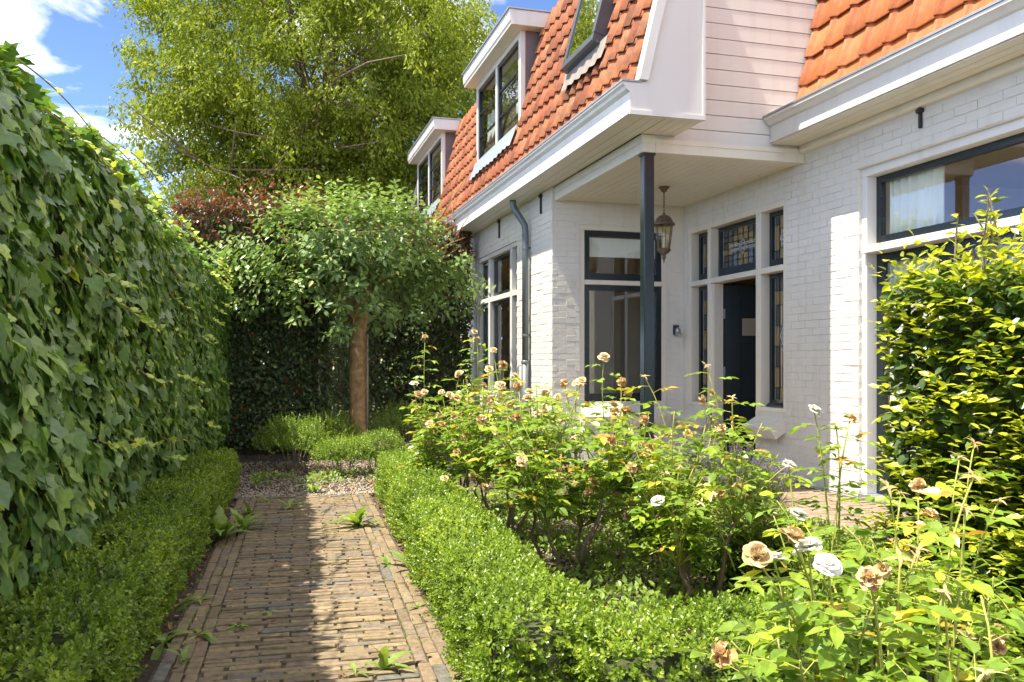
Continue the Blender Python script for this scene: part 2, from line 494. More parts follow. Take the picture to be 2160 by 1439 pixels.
def small_leaf(w=0.5, fold=0.12):
    V = np.array([(0, 0, 0), (-w / 2, 0.5, fold), (0, 0.5, 0), (w / 2, 0.5, fold), (0, 1, -0.06)])
    return V, [(0, 2, 1), (0, 3, 2), (1, 2, 4), (2, 3, 4)]

def ivy_leaf(v=0):
    # five lobes, base notch; along +Y is the tip
    half = [(0.0, 0.02), (0.26, -0.10), (0.50, 0.16), (0.31, 0.34), (0.40, 0.60), (0.15, 0.66), (0.0, 1.0)]
    if v == 1:
        half = [(0.0, 0.02), (0.30, -0.08), (0.44, 0.20), (0.36, 0.36), (0.34, 0.56), (0.17, 0.70), (0.0, 1.0)]
    V = [(0, 0.30, 0.03)]
    ring = [(x, y) for x, y in half] + [(-x, y) for x, y in half[-2:0:-1]]
    for x, y in ring:
        z = 0.10 * abs(x) - 0.10 * max(0, y - 0.3) ** 2 - 0.35 * max(0, abs(x) - 0.25) ** 2
        V.append((x, y, z))
    n = len(ring)
    F = [(0, 1 + i, 1 + (i + 1) % n) for i in range(n)]
    return np.array(V, float), F

def scatter(name, tmpls, pos, R, scale, mat, parent=None, rnd=None, kind=None, smooth=False):
    """joins leaves into one mesh; tmpls list of (V,F), chosen in turn"""
    N = len(pos)
    scale = np.asarray(scale, float)
    if scale.ndim == 0:
        scale = np.full(N, float(scale))
    if rnd is None:
        rnd = RNG.random(N)
    Vs, Ls, Ts, Rs = [], [], [], []
    base = 0
    which = np.arange(N) % len(tmpls)
    for k, (TV, TF) in enumerate(tmpls):
        idx = np.nonzero(which == k)[0]
        if len(idx) == 0:
            continue
        P = np.einsum('nij,vj->nvi', R[idx], TV) * scale[idx][:, None, None] + pos[idx][:, None, :]
        nv = len(TV)
        lp = np.concatenate([np.array(f) for f in TF])
        tt = np.array([len(f) for f in TF])
        L = (lp[None, :] + (np.arange(len(idx)) * nv)[:, None] + base).ravel()
        Vs.append(P.reshape(-1, 3)); Ls.append(L); Ts.append(np.tile(tt, len(idx)))
        Rs.append(np.repeat(rnd[idx], nv))
        base += nv * len(idx)
    me = np_mesh(name, np.concatenate(Vs), np.concatenate(Ls), np.concatenate(Ts), mat, np.concatenate(Rs), smooth)
    o = bpy.data.objects.new(name, me)
    link(o, parent)
    if kind: o['kind'] = kind
    return o

def to_px(P):
    """picture position (2160 wide) and depth of world points, to sort pieces by how large they show"""
    P = np.asarray(P, float) - np.array([0, 0, CAM_H])
    s, c = math.sin(YAW), math.cos(YAW)
    d = P[..., 0] * s + P[..., 1] * c
    x = P[..., 0] * c - P[..., 1] * s
    dd = np.maximum(d, 0.05)
    return 1080 + 1850 * x / dd, 770 - 1850 * P[..., 2] / dd, d

def split_near(pos, n, scale=None, vis=None, margin=10):
    """indices of the n pieces that show largest in view, and the rest"""
    u, v, d = to_px(pos)
    score = d.copy()
    if scale is not None:
        score = d / np.maximum(scale, 1e-6)
    bad = (u < -margin) | (u > 2160 + margin) | (v < -margin) | (v > 1439 + margin) | (d < 0.3)
    if vis is not None:
        bad |= ~vis
    score = np.where(bad, 1e9, score)
    order = np.argsort(score)
    near = order[:n]
    near = near[score[near] < 1e8]
    mask = np.zeros(len(pos), bool)
    mask[near] = True
    return near, np.nonzero(~mask)[0]

def leaf_variants(name, tmpls, mat, levels, smooth=False):
    out = []
    for TV, TF in tmpls:
        for lv in levels:
            lp = np.concatenate([np.array(f) for f in TF])
            tt = np.array([len(f) for f in TF])
            out.append(np_mesh(name, TV, lp, tt, mat, np.full(len(TV), lv), smooth))
    return out

def leaf_objects(name, variants, nlev, pos, R, scale, rnd, parent, which=None):
    """single leaves that share mesh data"""
    for i in range(len(pos)):
        lv = min(nlev - 1, int(rnd[i] * nlev))
        tv = i % (len(variants) // nlev)
        o = bpy.data.objects.new(name, variants[tv * nlev + lv])
        m = Matrix([[R[i][a][b] * scale[i] for b in range(3)] + [pos[i][a]] for a in range(3)] + [[0, 0, 0, 1]])
        o.matrix_local = m
        link(o, parent)

def rebase(o, loc):
    o.location = loc
    inv = Matrix.Translation(-Vector(loc))
    for ch in o.children:
        ch.matrix_parent_inverse = inv

# path frame: s along the path, o to its right
PO = np.array([0.175, 3.4])
PD = np.array([0.042, 1.0]) / math.hypot(0.042, 1.0)
PN = np.array([PD[1], -PD[0]])
PANG = -math.atan2(0.042, 1.0)
def pw(o, s, z=0.0):
    p = PO + PN * o + PD * s
    return (float(p[0]), float(p[1]), z)

# ================================================================= ground
g = MB()
g.add([(-400, -400, -0.03), (400, -400, -0.03), (400, 600, -0.03), (-400, 600, -0.03)], [(0, 1, 2, 3)])
ground = g.build('ground', M['soil'])
tag(ground, kind='structure')

# ---- brick path
path_root = MB()
path_root.add([pw(-0.60, -2.6, -0.012), pw(0.60, -2.6, -0.012), pw(0.60, 4.86, -0.012), pw(-0.60, 4.86, -0.012)], [(0, 1, 2, 3)])
path = path_root.build('brick_path', M['joint'])
tag(path, 'narrow clinker brick garden path between the two low box hedges', kind='structure')

def brick_templates(name, mat, n, bev, jit, levels, size=(1, 1, 1)):
    """bevelled unit bricks centred on the origin in x and y, top at z=0"""
    out = []
    for k in range(n):
        mb = MB().box(-size[0] / 2, size[0] / 2, -size[1] / 2, size[1] / 2, -size[2], 0)
        me = mb.mesh(name, mat, rnd=levels[k % len(levels)], bevel=bev)
        rr = random.Random(k * 31 + 5)
        for v in me.vertices:
            v.co.x += rr.uniform(-jit, jit)
            v.co.y += rr.uniform(-jit, jit)
            v.co.z += rr.uniform(-jit, jit) * 0.7
        out.append(me)
    return out

BL, BW = 0.21, 0.046
pav_t = brick_templates('brick', M['paver'], 14, 0.004, 0.0028, [i / 13.0 for i in range(14)], (BL, BW, 0.05))
short_t = brick_templates('brick', M['paver'], 14, 0.004, 0.0028, [i / 13.0 for i in range(14)], (BL / 2, BW, 0.05))
items = []      # (x, y, z, angle, length scale, template list)
half = 0.415
s = -1.3
row = 0
while s < 4.84:
    off = (row % 2) * 0.11
    x = -half - 0.22 + off + random.uniform(-0.016, 0.016)
    while x < half:
        a, b = max(x, -half), min(x + random.uniform(0.206, 0.217), half)
        if b - a > 0.035:
            c = (a + b) / 2
            items.append((*pw(c, s, random.gauss(0, 0.0022)), PANG + random.gauss(0, 0.006), (b - a - 0.003) / BL, 0))
        x += 0.22
    s += 0.0495
    row += 1
for side in (-1, 1):
    for k in range(3):
        o = side * (half + 0.031 + k * 0.0545)
        s = -1.3 + random.uniform(-0.1, 0)
        while s < 4.80:
            Lb = random.choice([0.205, 0.205, 0.205, 0.15, 0.2])
            items.append((*pw(o + random.gauss(0, 0.002), s + Lb / 2, random.gauss(0.001, 0.002)), PANG + math.pi / 2 + random.gauss(0, 0.008), Lb / BL, 1))
            s += Lb + 0.007
pos = np.array([i[:3] for i in items])
near, rest = split_near(pos, 300)
def brick_matrix(it):
    return Matrix.Translation(it[:3]) @ Matrix.Rotation(it[3], 4, 'Z') @ Matrix.Diagonal((it[4], 1.08 if it[5] else 1.0, 1, 1))
def paver_pick(it):
    r = random.random()
    if it[5]:      # the edging is yellower
        return pav_t[random.choice([1, 2, 3, 4, 5, 6, 7, 8, 10, 11, 12, 13])]
    return pav_t[random.randrange(14)]
for i in near:
    o = bpy.data.objects.new('brick', paver_pick(items[i]))
    o.matrix_local = brick_matrix(items[i])
    link(o, path)
def join_instances(name, pairs, mat, parent, kind='stuff'):
    """pairs: (mesh, matrix) joined into one mesh"""
    Vs, Ls, Ts, Rs, base = [], [], [], [], 0
    cache = {}
    for me, mx in pairs:
        if me.name not in cache:
            v = np.empty(len(me.vertices) * 3, np.float32); me.vertices.foreach_get('co', v)
            l = np.empty(len(me.loops), np.int32); me.loops.foreach_get('vertex_index', l)
            t = np.empty(len(me.polygons), np.int32); me.polygons.foreach_get('loop_total', t)
            r = np.zeros(len(me.vertices), np.float32)
            if 'rnd' in me.attributes: me.attributes['rnd'].data.foreach_get('value', r)
            cache[me.name] = (v.reshape(-1, 3), l, t, r)
        v, l, t, r = cache[me.name]
        mm = np.array(mx)
        Vs.append(v @ mm[:3, :3].T + mm[:3, 3]); Ls.append(l + base); Ts.append(t); Rs.append(r)
        base += len(v)
    o = bpy.data.objects.new(name, np_mesh(name, np.concatenate(Vs), np.concatenate(Ls), np.concatenate(Ts), mat, np.concatenate(Rs)))
    link(o, parent)
    if kind: o['kind'] = kind
    return o
join_instances('far_bricks', [(paver_pick(items[i]), brick_matrix(items[i])) for i in rest], M['paver'], path)

# ---- patio before the porch
patio = MB().add([(2.95, 1.5, -0.012), (5.22, 1.5, -0.012), (5.22, 7.66, -0.012), (2.95, 7.66, -0.012)], [(0, 1, 2, 3)]).build('patio', M['joint'])
tag(patio, 'tan brick patio in front of the porch', kind='structure')
pat_t = brick_templates('brick', M['patio'], 8, 0.006, 0.003, [i / 7 for i in range(8)], (BL, 0.05, 0.05))
pairs = []
y = 1.55
row = 0
while y < 7.62:
    x = 2.95 + 0.105 + (row % 2) * 0.11
    while x < 5.10:
        pairs.append((random.choice(pat_t), Matrix.Translation((x, y, random.gauss(0, 0.002)))))
        x += 0.22
    y += 0.056
    row += 1
join_instances('paving_bricks', pairs, M['patio'], patio)
stone = MB()
for k in range(4):
    stone.box(3.50 + k * 0.43, 3.92 + k * 0.43, 7.70, 8.20, -0.02, 0.035)
    stone.box(3.50 + k * 0.43, 3.92 + k * 0.43, 8.21, 10.24, -0.02, 0.035)
tag(stone.build('porch_floor', M['lead_old'], bevel=0.006), 'grey stone slabs of the porch floor', kind='structure')

# ---- gravel at the end of the path
def pebbles(name, label, n, fx, size):
    t = np.array([(1, 0, 0), (-1, 0, 0), (0, 1, 0), (0, -1, 0), (0, 0, 0.7), (0, 0, -0.7), ], float)
    F = [(0, 2, 4), (2, 1, 4), (1, 3, 4), (3, 0, 4), (2, 0, 5), (1, 2, 5), (3, 1, 5), (0, 3, 5)]
    P = fx(n)
    d = unit(RNG.normal(size=(n, 3)))
    R = frames(d, RNG.normal(size=(n, 3)))
    o = scatter(name, [(t, F)], P, R, RNG.uniform(size[0], size[1], n), M['pebble'], None, kind='stuff', smooth=True)
    tag(o, label, 'gravel')
    return o
def gravel_area(n):
    s = 4.86 + 3.0 * RNG.random(n) ** 2.2
    o = RNG.uniform(-0.75, 1.3, n)
    P = np.array([pw(a, b, 0) for a, b in zip(o, s)])
    P[:, 2] = RNG.uniform(-0.015, 0.008, n)
    return P
pebbles('gravel', 'pale gravel strip across the far end of the brick path', 6500, gravel_area, (0.008, 0.017))
def bed_gravel(n):
    P = np.stack([RNG.uniform(1.15, 2.5, n), RNG.uniform(2.3, 7.6, n), RNG.uniform(-0.03, -0.015, n)], -1)
    return P
pebbles('bed_gravel', 'thin pale pebbles on the soil of the rose bed', 3500, bed_gravel, (0.006, 0.014))

def litter(name, label, n, fx, size):
    P = fx(n)
    n = len(P)
    d = unit(np.stack([RNG.normal(size=n), RNG.normal(size=n), RNG.normal(size=n) * 0.25], -1))
    nn = np.stack([RNG.normal(size=n) * 0.35, RNG.normal(size=n) * 0.35, np.ones(n)], -1)
    o = scatter(name, [ovate(0.6, 0.4, -0.3, 2)], P, frames(d, nn), RNG.uniform(size[0], size[1], n), M['litter'], None, kind='stuff')
    tag(o, label, 'leaf litter')
def bed_litter(n):
    k = n // 2
    A = np.stack([RNG.uniform(1.1, 2.6, k), RNG.uniform(2.2, 7.8, k), np.full(k, -0.018)], -1)
    B = np.array([pw(a, b, -0.02) for a, b in zip(np.concatenate([RNG.uniform(-0.9, -0.59, k // 2), RNG.uniform(0.58, 0.72, n - k - k // 2)]), RNG.uniform(-0.8, 5.2, n - k))])
    k2 = 900
    G = np.array([pw(a, b, 0.006) for a, b in zip(RNG.uniform(-0.8, 1.3, k2), RNG.uniform(4.9, 8.6, k2))])
    return np.concatenate([A, B, G])[:n + k2]
litter('fallen_leaves', 'brown fallen leaves on the soil under the hedges and roses', 2600, bed_litter, (0.015, 0.04))
def path_litter(n):
    return np.array([pw(a, b, 0.004) for a, b in zip(RNG.uniform(-0.58, 0.58, n), RNG.uniform(-0.6, 6.0, n))])
litter('dry_leaf_scraps', 'small dry leaf scraps scattered over the brick path', 130, path_litter, (0.012, 0.035))

# ================================================================= the house
XL, XR, YB, YS, XF, YE = 3.44, 5.228, 10.25, 7.68, 3.075, 7.074
ZC, ZS = 3.235, 3.39
YFAR = 20.5
house = thing('house', 'white painted brick house with orange clay tile mansard roof and recessed porch', 'house')

def part(mb, name, mat, parent=None, **kw):
    return mb.build(name, M[mat], parent or house, **kw)

# ---- walls (mortar faces); bricks stand 6 mm proud of them
def wall_boxes(mb, axis, plane, thick, u0, u1, z0, z1, openings):
    """openings (u0,u1,z0,z1), not overlapping in u"""
    ops = sorted(openings)
    cur = u0
    def bx(a, b, c, d):
        if b - a < 1e-4 or d - c < 1e-4: return
        if axis == 'X': mb.box(plane, plane + thick, a, b, c, d)
        else: mb.box(a, b, plane, plane + thick, c, d)
    for a, b, c, d in ops:
        bx(cur, a, z0, z1)
        bx(a, b, z0, c)
        bx(a, b, d, z1)
        cur = b
    bx(cur, u1, z0, z1)

OP_LW = (11.80, 14.15, 0.72, 2.95)       # window in the left wing
OP_BW = (3.80, 4.985, 0.70, 2.95)        # porch window
OP_DR = (7.965, 10.155, 0.0, 2.93)       # door group
OP_RW = (3.30, 6.816, 0.0, 2.98)         # large right window

wl_ = MB(); wall_boxes(wl_, 'X', XL, 0.25, YB, YFAR, -0.02, ZS + 0.25, [OP_LW, (15.6, 17.9, 0.72, 2.95)])
w_left = part(wl_, 'wall', 'brick_white')
wb_ = MB(); wall_boxes(wb_, 'Y', YB, 0.25, XL + 0.251, XR, -0.02, ZS + 0.2, [OP_BW])
w_back = part(wb_, 'wall', 'brick_white')
wd_ = MB(); wall_boxes(wd_, 'X', XR, 0.25, 6.816, YB - 0.001, -0.02, ZC + 0.25, [OP_DR])
wd_.box(XR, XR + 0.25, 7.965, 8.55, -0.02, 0.70)
wd_.box(XR, XR + 0.25, 9.565, 10.155, -0.02, 0.70)
wd_.box(XR, XR + 0.25, 3.3, 6.816, 2.98, ZC + 0.25)
wd_.box(XR, XR + 0.25, 1.5, 3.3, -0.02, ZC + 0.25)
w_door = part(wd_, 'wall', 'brick_white')
wbg = [0.13]
wbrick_t = []
for k in range(6):
    mb = MB().box(-0.1115, 0.1115, -0.0345, 0.0345, -0.02, 0)
    me = mb.mesh('brick', M['brick_white'], bevel=0.0018)
    rr = random.Random(k + 90)
    for v in me.vertices:
        v.co.x += rr.uniform(-0.003, 0.003); v.co.y += rr.uniform(-0.0022, 0.0022); v.co.z += rr.uniform(-0.0008, 0.0008)
    wbrick_t.append(me)
wall_items = []
def lay(axis, plane, sign, u0, u1, z0, z1, openings, wall, phase=0.0, near_ok=True):
    """courses of brick on a wall face; sign: which way along the axis the face looks"""
    z = z0
    r = 0
    CH, BP = 0.0745, 0.235
    while z + 0.05 < z1:
        zc = z + CH / 2
        u = u0 - BP + (0.0 if r % 2 else BP / 2) + phase
        while u < u1:
            segs = [(max(u + 0.003, u0), min(u + BP - 0.003, u1))]
            for a, b, c, d in openings:
                if c - 0.02 < zc < d + 0.02:
                    ns = []
                    for p, q in segs:
                        if q <= a or p >= b: ns.append((p, q))
                        else:
                            if p < a: ns.append((p, a))
                            if q > b: ns.append((b, q))
                    segs = ns
            for p, q in segs:
                if q - p < 0.03: continue
                c = (p + q) / 2
                sx = (q - p) / 0.226
                out = 0.0044 + random.gauss(0, 0.0014)
                if axis == 'X':
                    B = Matrix(((0, 0, sign, plane + sign * out), (sign, 0, 0, c), (0, 1, 0, zc), (0, 0, 0, 1)))
                else:
                    B = Matrix(((sign * -1, 0, 0, c), (0, 0, sign, plane + sign * out), (0, 1, 0, zc), (0, 0, 0, 1)))
                mx = B @ Matrix.Rotation(random.gauss(0, 0.007), 4, 'Z') @ Matrix.Diagonal((sx, 1, 1, 1))
                wall_items.append((random.choice(wbrick_t), mx, wall, near_ok))
            u += BP
        z += CH
        r += 1
lay('X', XL, -1, YB - 0.001, 15.2, 0.0, ZS, [OP_LW], w_left)
lay('Y', YB, -1, XL + 0.002, XR - 0.01, 0.0, ZC, [OP_BW], w_back, 0.06)
lay('X', XR, -1, 6.818, YB - 0.012, 0.0, ZC + 0.09, [(8.50, 9.60, 0.0, 2.93), (7.965, 8.51, 0.68, 2.93), (9.59, 10.155, 0.68, 2.93)], w_door, 0.1)
lay('X', XR, -1, 3.3, 6.816, 2.99, 3.33, [], w_door, 0.13)
lay('Y', 6.816, -1, XR + 0.001, XR + 0.10, 0.0, 2.97, [], w_door, 0.03, False)
wpos = np.array([[m[0][3], m[1][3], m[2][3]] for _, m, _, _ in wall_items])
sunlit = (wpos[:, 2] > 0.25) & np.array([k[3] for k in wall_items])
near, rest = split_near(wpos, 298, vis=sunlit)
for i in near:
    me, mx, w, _ = wall_items[i]
    o = bpy.data.objects.new('brick', me)
    o.matrix_local = mx
    link(o, w)
for w in (w_left, w_back, w_door):
    pr = [(wall_items[i][0], wall_items[i][1]) for i in rest if wall_items[i][2] is w]
    if pr:
        join_instances('far_bricks', pr, M['brick_white'], w)

# ---- rooms behind the glass
def room(name, x0, x1, y0, y1, z0, z1, skip):
    mb = MB()
    t = 0.05
    if 'x0' not in skip: mb.box(x0 - t, x0, y0, y1, z0, z1)
    if 'x1' not in skip: mb.box(x1, x1 + t, y0, y1, z0, z1)
    if 'y0' not in skip: mb.box(x0, x1, y0 - t, y0, z0, z1)
    if 'y1' not in skip: mb.box(x0, x1, y1, y1 + t, z0, z1)
    mb.box(x0, x1, y0, y1, z1, z1 + t)
    part(mb, name, 'interior')
    part(MB().box(x0, x1, y0, y1, z0 - t, z0), 'room_floor', 'interior_floor')
room('hall_room', 5.48, 8.0, 7.75, 10.3, 0.04, 3.1, ['x0'])
room('living_room', 5.48, 9.25, 1.6, 7.6, 0.04, 3.1, ['x0', 'y0'])  # unseen end wall left out so daylight brightens the room
room('front_room', 3.70, 8.0, 10.52, 19.5, 0.04, 3.1, ['x0', 'y0'])
cu = MB()
for y0, y1 in ((6.02, 6.66),):
    n = 60
    vs = []
    for i in range(n + 1):
        t = i / n
        y = y0 + (y1 - y0) * t
        x = 5.445 + 0.025 * math.sin(t * 2 * math.pi * 6.5) + 0.012 * math.sin(t * 31)
        vs += [(x, y, 0.08), (x, y, 2.93)]
    cu.add(vs, [(2 * i, 2 * i + 2, 2 * i + 3, 2 * i + 1) for i in range(n)])
tag(part(cu, 'curtain', 'curtain', smooth=True), 'white pleated curtain inside the large window')
part(MB().box(8.7, 9.2, 4.6, 6.4, 0.05, 2.1), 'cabinet', 'interior_floor')

# ---- windows in planes of constant X (facing -X) or constant Y (facing -Y)
def rect(mb, axis, p0, p1, u0, u1, z0, z1):
    if axis == 'X': mb.box(p0, p1, u0, u1, z0, z1)
    else: mb.box(u0, u1, p0, p1, z0, z1)

def sash(parent, axis, plane, u0, u1, z0, z1, w=0.055, depth=0.05, glass='glass', bars=(), wb=None, mat='dark', name='sash'):
    """dark wooden sash with a pane; plane = outer face, depth inwards"""
    mb = MB()
    wb = wb or w
    rect(mb, axis, plane, plane + depth, u0, u1, z0, z0 + wb)
    rect(mb, axis, plane, plane + depth, u0, u1, z1 - w, z1)
    rect(mb, axis, plane, plane + depth, u0, u0 + w, z0 + wb, z1 - w)
    rect(mb, axis, plane, plane + depth, u1 - w, u1, z0 + wb, z1 - w)
    for b in bars:
        if b[0] == 'h': rect(mb, axis, plane + 0.006, plane + depth - 0.006, u0 + w, u1 - w, b[1] - b[2] / 2, b[1] + b[2] / 2)
        else: rect(mb, axis, plane + 0.008, plane + depth - 0.008, b[1] - b[2] / 2, b[1] + b[2] / 2, z0 + wb, z1 - w)
    o = part(mb, name, mat, parent)
    if glass:
        gm = MB()
        rect(gm, axis, plane + depth * 0.55, plane + depth * 0.55 + 0.004, u0 + w - 0.006, u1 - w + 0.006, z0 + wb - 0.006, z1 - w + 0.006)
        part(gm, 'pane', glass, parent)
    return o

def window(label=None, name='window'):
    o = bpy.data.objects.new(name, None)
    o.empty_display_size = 0.1
    link(o, house)
    if label: o['label'] = label
    return o

# left wing window: narrow lights either side of a wide one
wl = window('tall white framed window beside the downpipe with dark narrow side lights')
fr = MB()
X0, X1 = XL + 0.02, XL + 0.14
for y0, y1 in ((11.80, 11.865), (12.14, 12.235), (13.40, 13.495), (14.085, 14.15)):
    fr.box(X0, X1, y0, y1, 0.79, 2.88)
fr.box(X0 - 0.003, X1, 11.80, 14.15, 2.88, 2.95)
fr.box(X0 - 0.003, X1, 11.80, 14.15, 0.72, 0.79)
for y0, y1 in ((11.865, 12.14), (12.235, 13.40), (13.495, 14.085)):
    fr.box(X0 + 0.003, X1, y0, y1, 2.19, 2.265)
part(fr, 'frame', 'trim', wl, bevel=0.004)
for y0, y1 in ((11.868, 12.137), (12.238, 13.397), (13.498, 14.082)):
    sash(wl, 'X', XL + 0.085, y0, y1, 0.793, 2.187, 0.06)
    sash(wl, 'X', XL + 0.085, y0, y1, 2.268, 2.877, 0.06)
wf = window('second white framed window of the long wall behind the small tree')
fr = MB()
for y0, y1 in ((15.6, 15.68), (16.70, 16.80), (17.82, 17.9)):
    fr.box(X0, X1, y0, y1, 0.79, 2.88)
fr.box(X0 - 0.003, X1, 15.6, 17.9, 2.88, 2.95).box(X0 - 0.003, X1, 15.6, 17.9, 0.72, 0.79)
part(fr, 'frame', 'trim', wf)
sash(wf, 'X', XL + 0.085, 15.683, 16.697, 0.793, 2.877, 0.06)
sash(wf, 'X', XL + 0.085, 16.803, 17.817, 0.793, 2.877, 0.06)

# porch window
wp = window('dark framed porch window with a small upper light')
fr = MB()
Y0, Y1 = YB + 0.01, YB + 0.13
fr.box(3.80, 3.868, Y0, Y1, 0.74, 2.885).box(4.925, 4.985, Y0, Y1, 0.74, 2.885)
fr.box(3.80, 4.985, Y0 - 0.003, Y1, 2.885, 2.95).box(3.80, 4.985, Y0 - 0.003, Y1, 0.70, 0.74)
fr.box(3.868, 4.925, Y0 - 0.012, Y1, 2.205, 2.262)
part(fr, 'frame', 'trim_warm_shade', wp, bevel=0.004)
sash(wp, 'Y', YB + 0.03, 3.87, 4.923, 0.742, 2.203, 0.07, bars=(), wb=0.10)
sash(wp, 'Y', YB + 0.03, 3.87, 4.923, 2.264, 2.883, 0.07, wb=0.085)
part(MB().box(3.94, 4.86, YB + 0.075, YB + 0.08, 2.56, 2.80), 'roller_blind', 'curtain', wp)

def brick_sill(axis, plane, u0, u1, ztop, drop, proj, parent, n):
    """row of sloping sill bricks"""
    w = (u1 - u0) / n
    for k in range(n):
        a, b = u0 + k * w + 0.002, u0 + (k + 1) * w - 0.002
        poly = [(plane + 0.02, ztop), (plane - proj, ztop - drop), (plane - proj + 0.075, ztop - drop - 0.115), (plane + 0.02, ztop - drop - 0.03)]
        mb = MB()
        if axis == 'X':
            mb.prism(poly, 'Y', a, b)
        else:
            mb.prism([(p[0], p[1]) for p in poly], 'X', a, b)
        part(mb, 'sill_brick', 'brick_white', parent, bevel=0.003)
brick_sill('Y', YB, 3.82, 4.97, 0.735, 0.17, 0.17, wp, 18)

# door group
dg = window('white door frame with leaded side lights and transoms', 'door_frame')
fr = MB()
FX0, FX1 = XR + 0.002, XR + 0.16
for y0, y1, z0 in ((10.06, 10.155, 0.74), (9.565, 9.64, 0.035), (8.45, 8.55, 0.035), (7.965, 8.02, 0.74)):
    fr.box(FX0, FX1, y0, y1, z0, 2.86)
fr.box(FX0 - 0.003, FX1, 7.965, 10.155, 2.86, 2.93)
for y0, y1 in ((9.64, 10.06), (8.55, 9.565), (8.02, 8.45)):
    fr.box(FX0 - 0.012, FX1, y0, y1, 2.188, 2.25)
fr.box(FX0 - 0.01, FX1, 9.64, 10.155, 0.70, 0.74).box(FX0 - 0.01, FX1, 7.965, 8.45, 0.70, 0.745)
part(fr, 'frame', 'trim_warm_shade', dg, bevel=0.004)
brick_sill('X', XR, 7.97, 8.52, 0.66, 0.12, 0.19, dg, 9)
brick_sill('X', XR, 9.58, 10.15, 0.66, 0.12, 0.19, dg, 9)

def leaded(parent, y0, y1, z0, z1, scheme):
    """panes and lead cames in a sash; y runs away from the camera"""
    x = XR + 0.15
    W, H = y1 - y0, z1 - z0
    mats = {'y': 'pane_yellow', 'g': 'pane_grey', 'b': 'pane_brown', 'u': 'pane_blue'}
    cm = MB()
    for (a, b, c, d, k) in scheme['panes']:
        mb = MB().box(x, x + 0.005, y0 + a * W + 0.002, y0 + b * W - 0.002, z0 + c * H + 0.002, z0 + d * H - 0.002)
        part(mb, 'pane', mats[k], parent)
        for (p, q) in (((a, c), (b, c)), ((a, d), (b, d)), ((a, c), (a, d)), ((b, c), (b, d))):
            cm.bar((x - 0.002, y0 + p[0] * W, z0 + p[1] * H), (x - 0.002, y0 + q[0] * W, z0 + q[1] * H), 0.003, (1, 0, 0), 0.0035)
    for (p, q) in scheme.get('lines', ()):
        cm.bar((x - 0.003, y0 + p[0] * W, z0 + p[1] * H), (x - 0.003, y0 + q[0] * W, z0 + q[1] * H), 0.0042, (1, 0, 0), 0.005)
    part(cm, 'lead_came', 'came', parent)

def diamond(cx, cz, rx, rz):
    P = [(cx - rx, cz), (cx, cz + rz), (cx + rx, cz), (cx, cz - rz)]
    L = [(P[i], P[(i + 1) % 4]) for i in range(4)]
    return L
side_low = {'panes': [], 'lines': []}
zz = [0, 0.10, 0.27, 0.44, 0.61, 0.78, 0.90, 1.0]
for i in range(7):
    side_low['panes'] += [(0, 0.22, zz[i], zz[i + 1], 'g' if i % 3 else 'u'), (0.72, 1.0, zz[i], zz[i + 1], 'y' if i in (1, 3, 5) else 'g')]
    side_low['panes'] += [(0.22, 0.72, zz[i], zz[i + 1], 'ybybyyg'[i] if i != 3 else 'u')]
for dx in (0.34, 0.47, 0.60):
    side_low['lines'] += [((dx, 0.10), (dx, 0.44)), ((dx, 0.61), (dx, 0.78))]
side_low['lines'] += diamond(0.47, 0.525, 0.2, 0.085) + diamond(0.47, 0.525, 0.11, 0.045) + diamond(0.47, 0.44, 0.15, 0.05)
side_up = {'panes': [(0, 0.25, 0, 0.3, 'g'), (0, 0.25, 0.3, 0.75, 'u'), (0, 0.25, 0.75, 1, 'g'), (0.25, 0.72, 0, 0.25, 'y'), (0.25, 0.72, 0.25, 0.72, 'b'), (0.25, 0.72, 0.72, 1, 'y'),
                     (0.72, 1, 0, 0.2, 'g'), (0.72, 1, 0.2, 0.8, 'y'), (0.72, 1, 0.8, 1, 'g')],
           'lines': diamond(0.485, 0.485, 0.2, 0.19) + diamond(0.485, 0.485, 0.1, 0.1) + [((0.37, 0.25), (0.37, 0.72)), ((0.6, 0.25), (0.6, 0.72))]}
tr = {'panes': [], 'lines': []}
tcols = ['gggyyggg', 'ggyyyygg', 'gyybbyyg', 'yyubbuyy', 'gguyyugg', 'gguyyugg']
for j in range(6):
    for i in range(8):
        tr['panes'].append((i / 8, (i + 1) / 8, 1 - (j + 1) / 6, 1 - j / 6, tcols[j][i]))
tr['lines'] = diamond(0.5, 0.5, 0.09, 0.2) + diamond(0.5, 0.5, 0.05, 0.1) + [((0.2, z), (0.8, z)) for z in (0.42, 0.46, 0.54, 0.58)]
for (y0, y1, z0, z1, sch, wb) in ((8.023, 8.447, 0.748, 2.185, side_low, 0.075), (9.643, 10.057, 0.743, 2.185, side_low, 0.075),
                                   (8.023, 8.447, 2.253, 2.857, side_up, 0.09), (9.643, 10.057, 2.253, 2.857, side_up, 0.09),
                                   (8.553, 9.562, 2.253, 2.857, tr, 0.11)):
    lw = window(None, 'leaded_window')
    lw.parent = house
    mbw = sash(lw, 'X', XR + 0.11, y0, y1, z0, z1, 0.05, 0.05, None, wb=wb)
    leaded(lw, y0 + 0.05, y1 - 0.05, z0 + wb, z1 - 0.05, sch)
lip = MB().prism([(XR + 0.12, 0.80), (XR + 0.07, 0.76), (XR + 0.07, 0.748), (XR + 0.12, 0.748)], 'Y', 8.0, 8.46)
part(lip, 'weather_bar', 'dark')

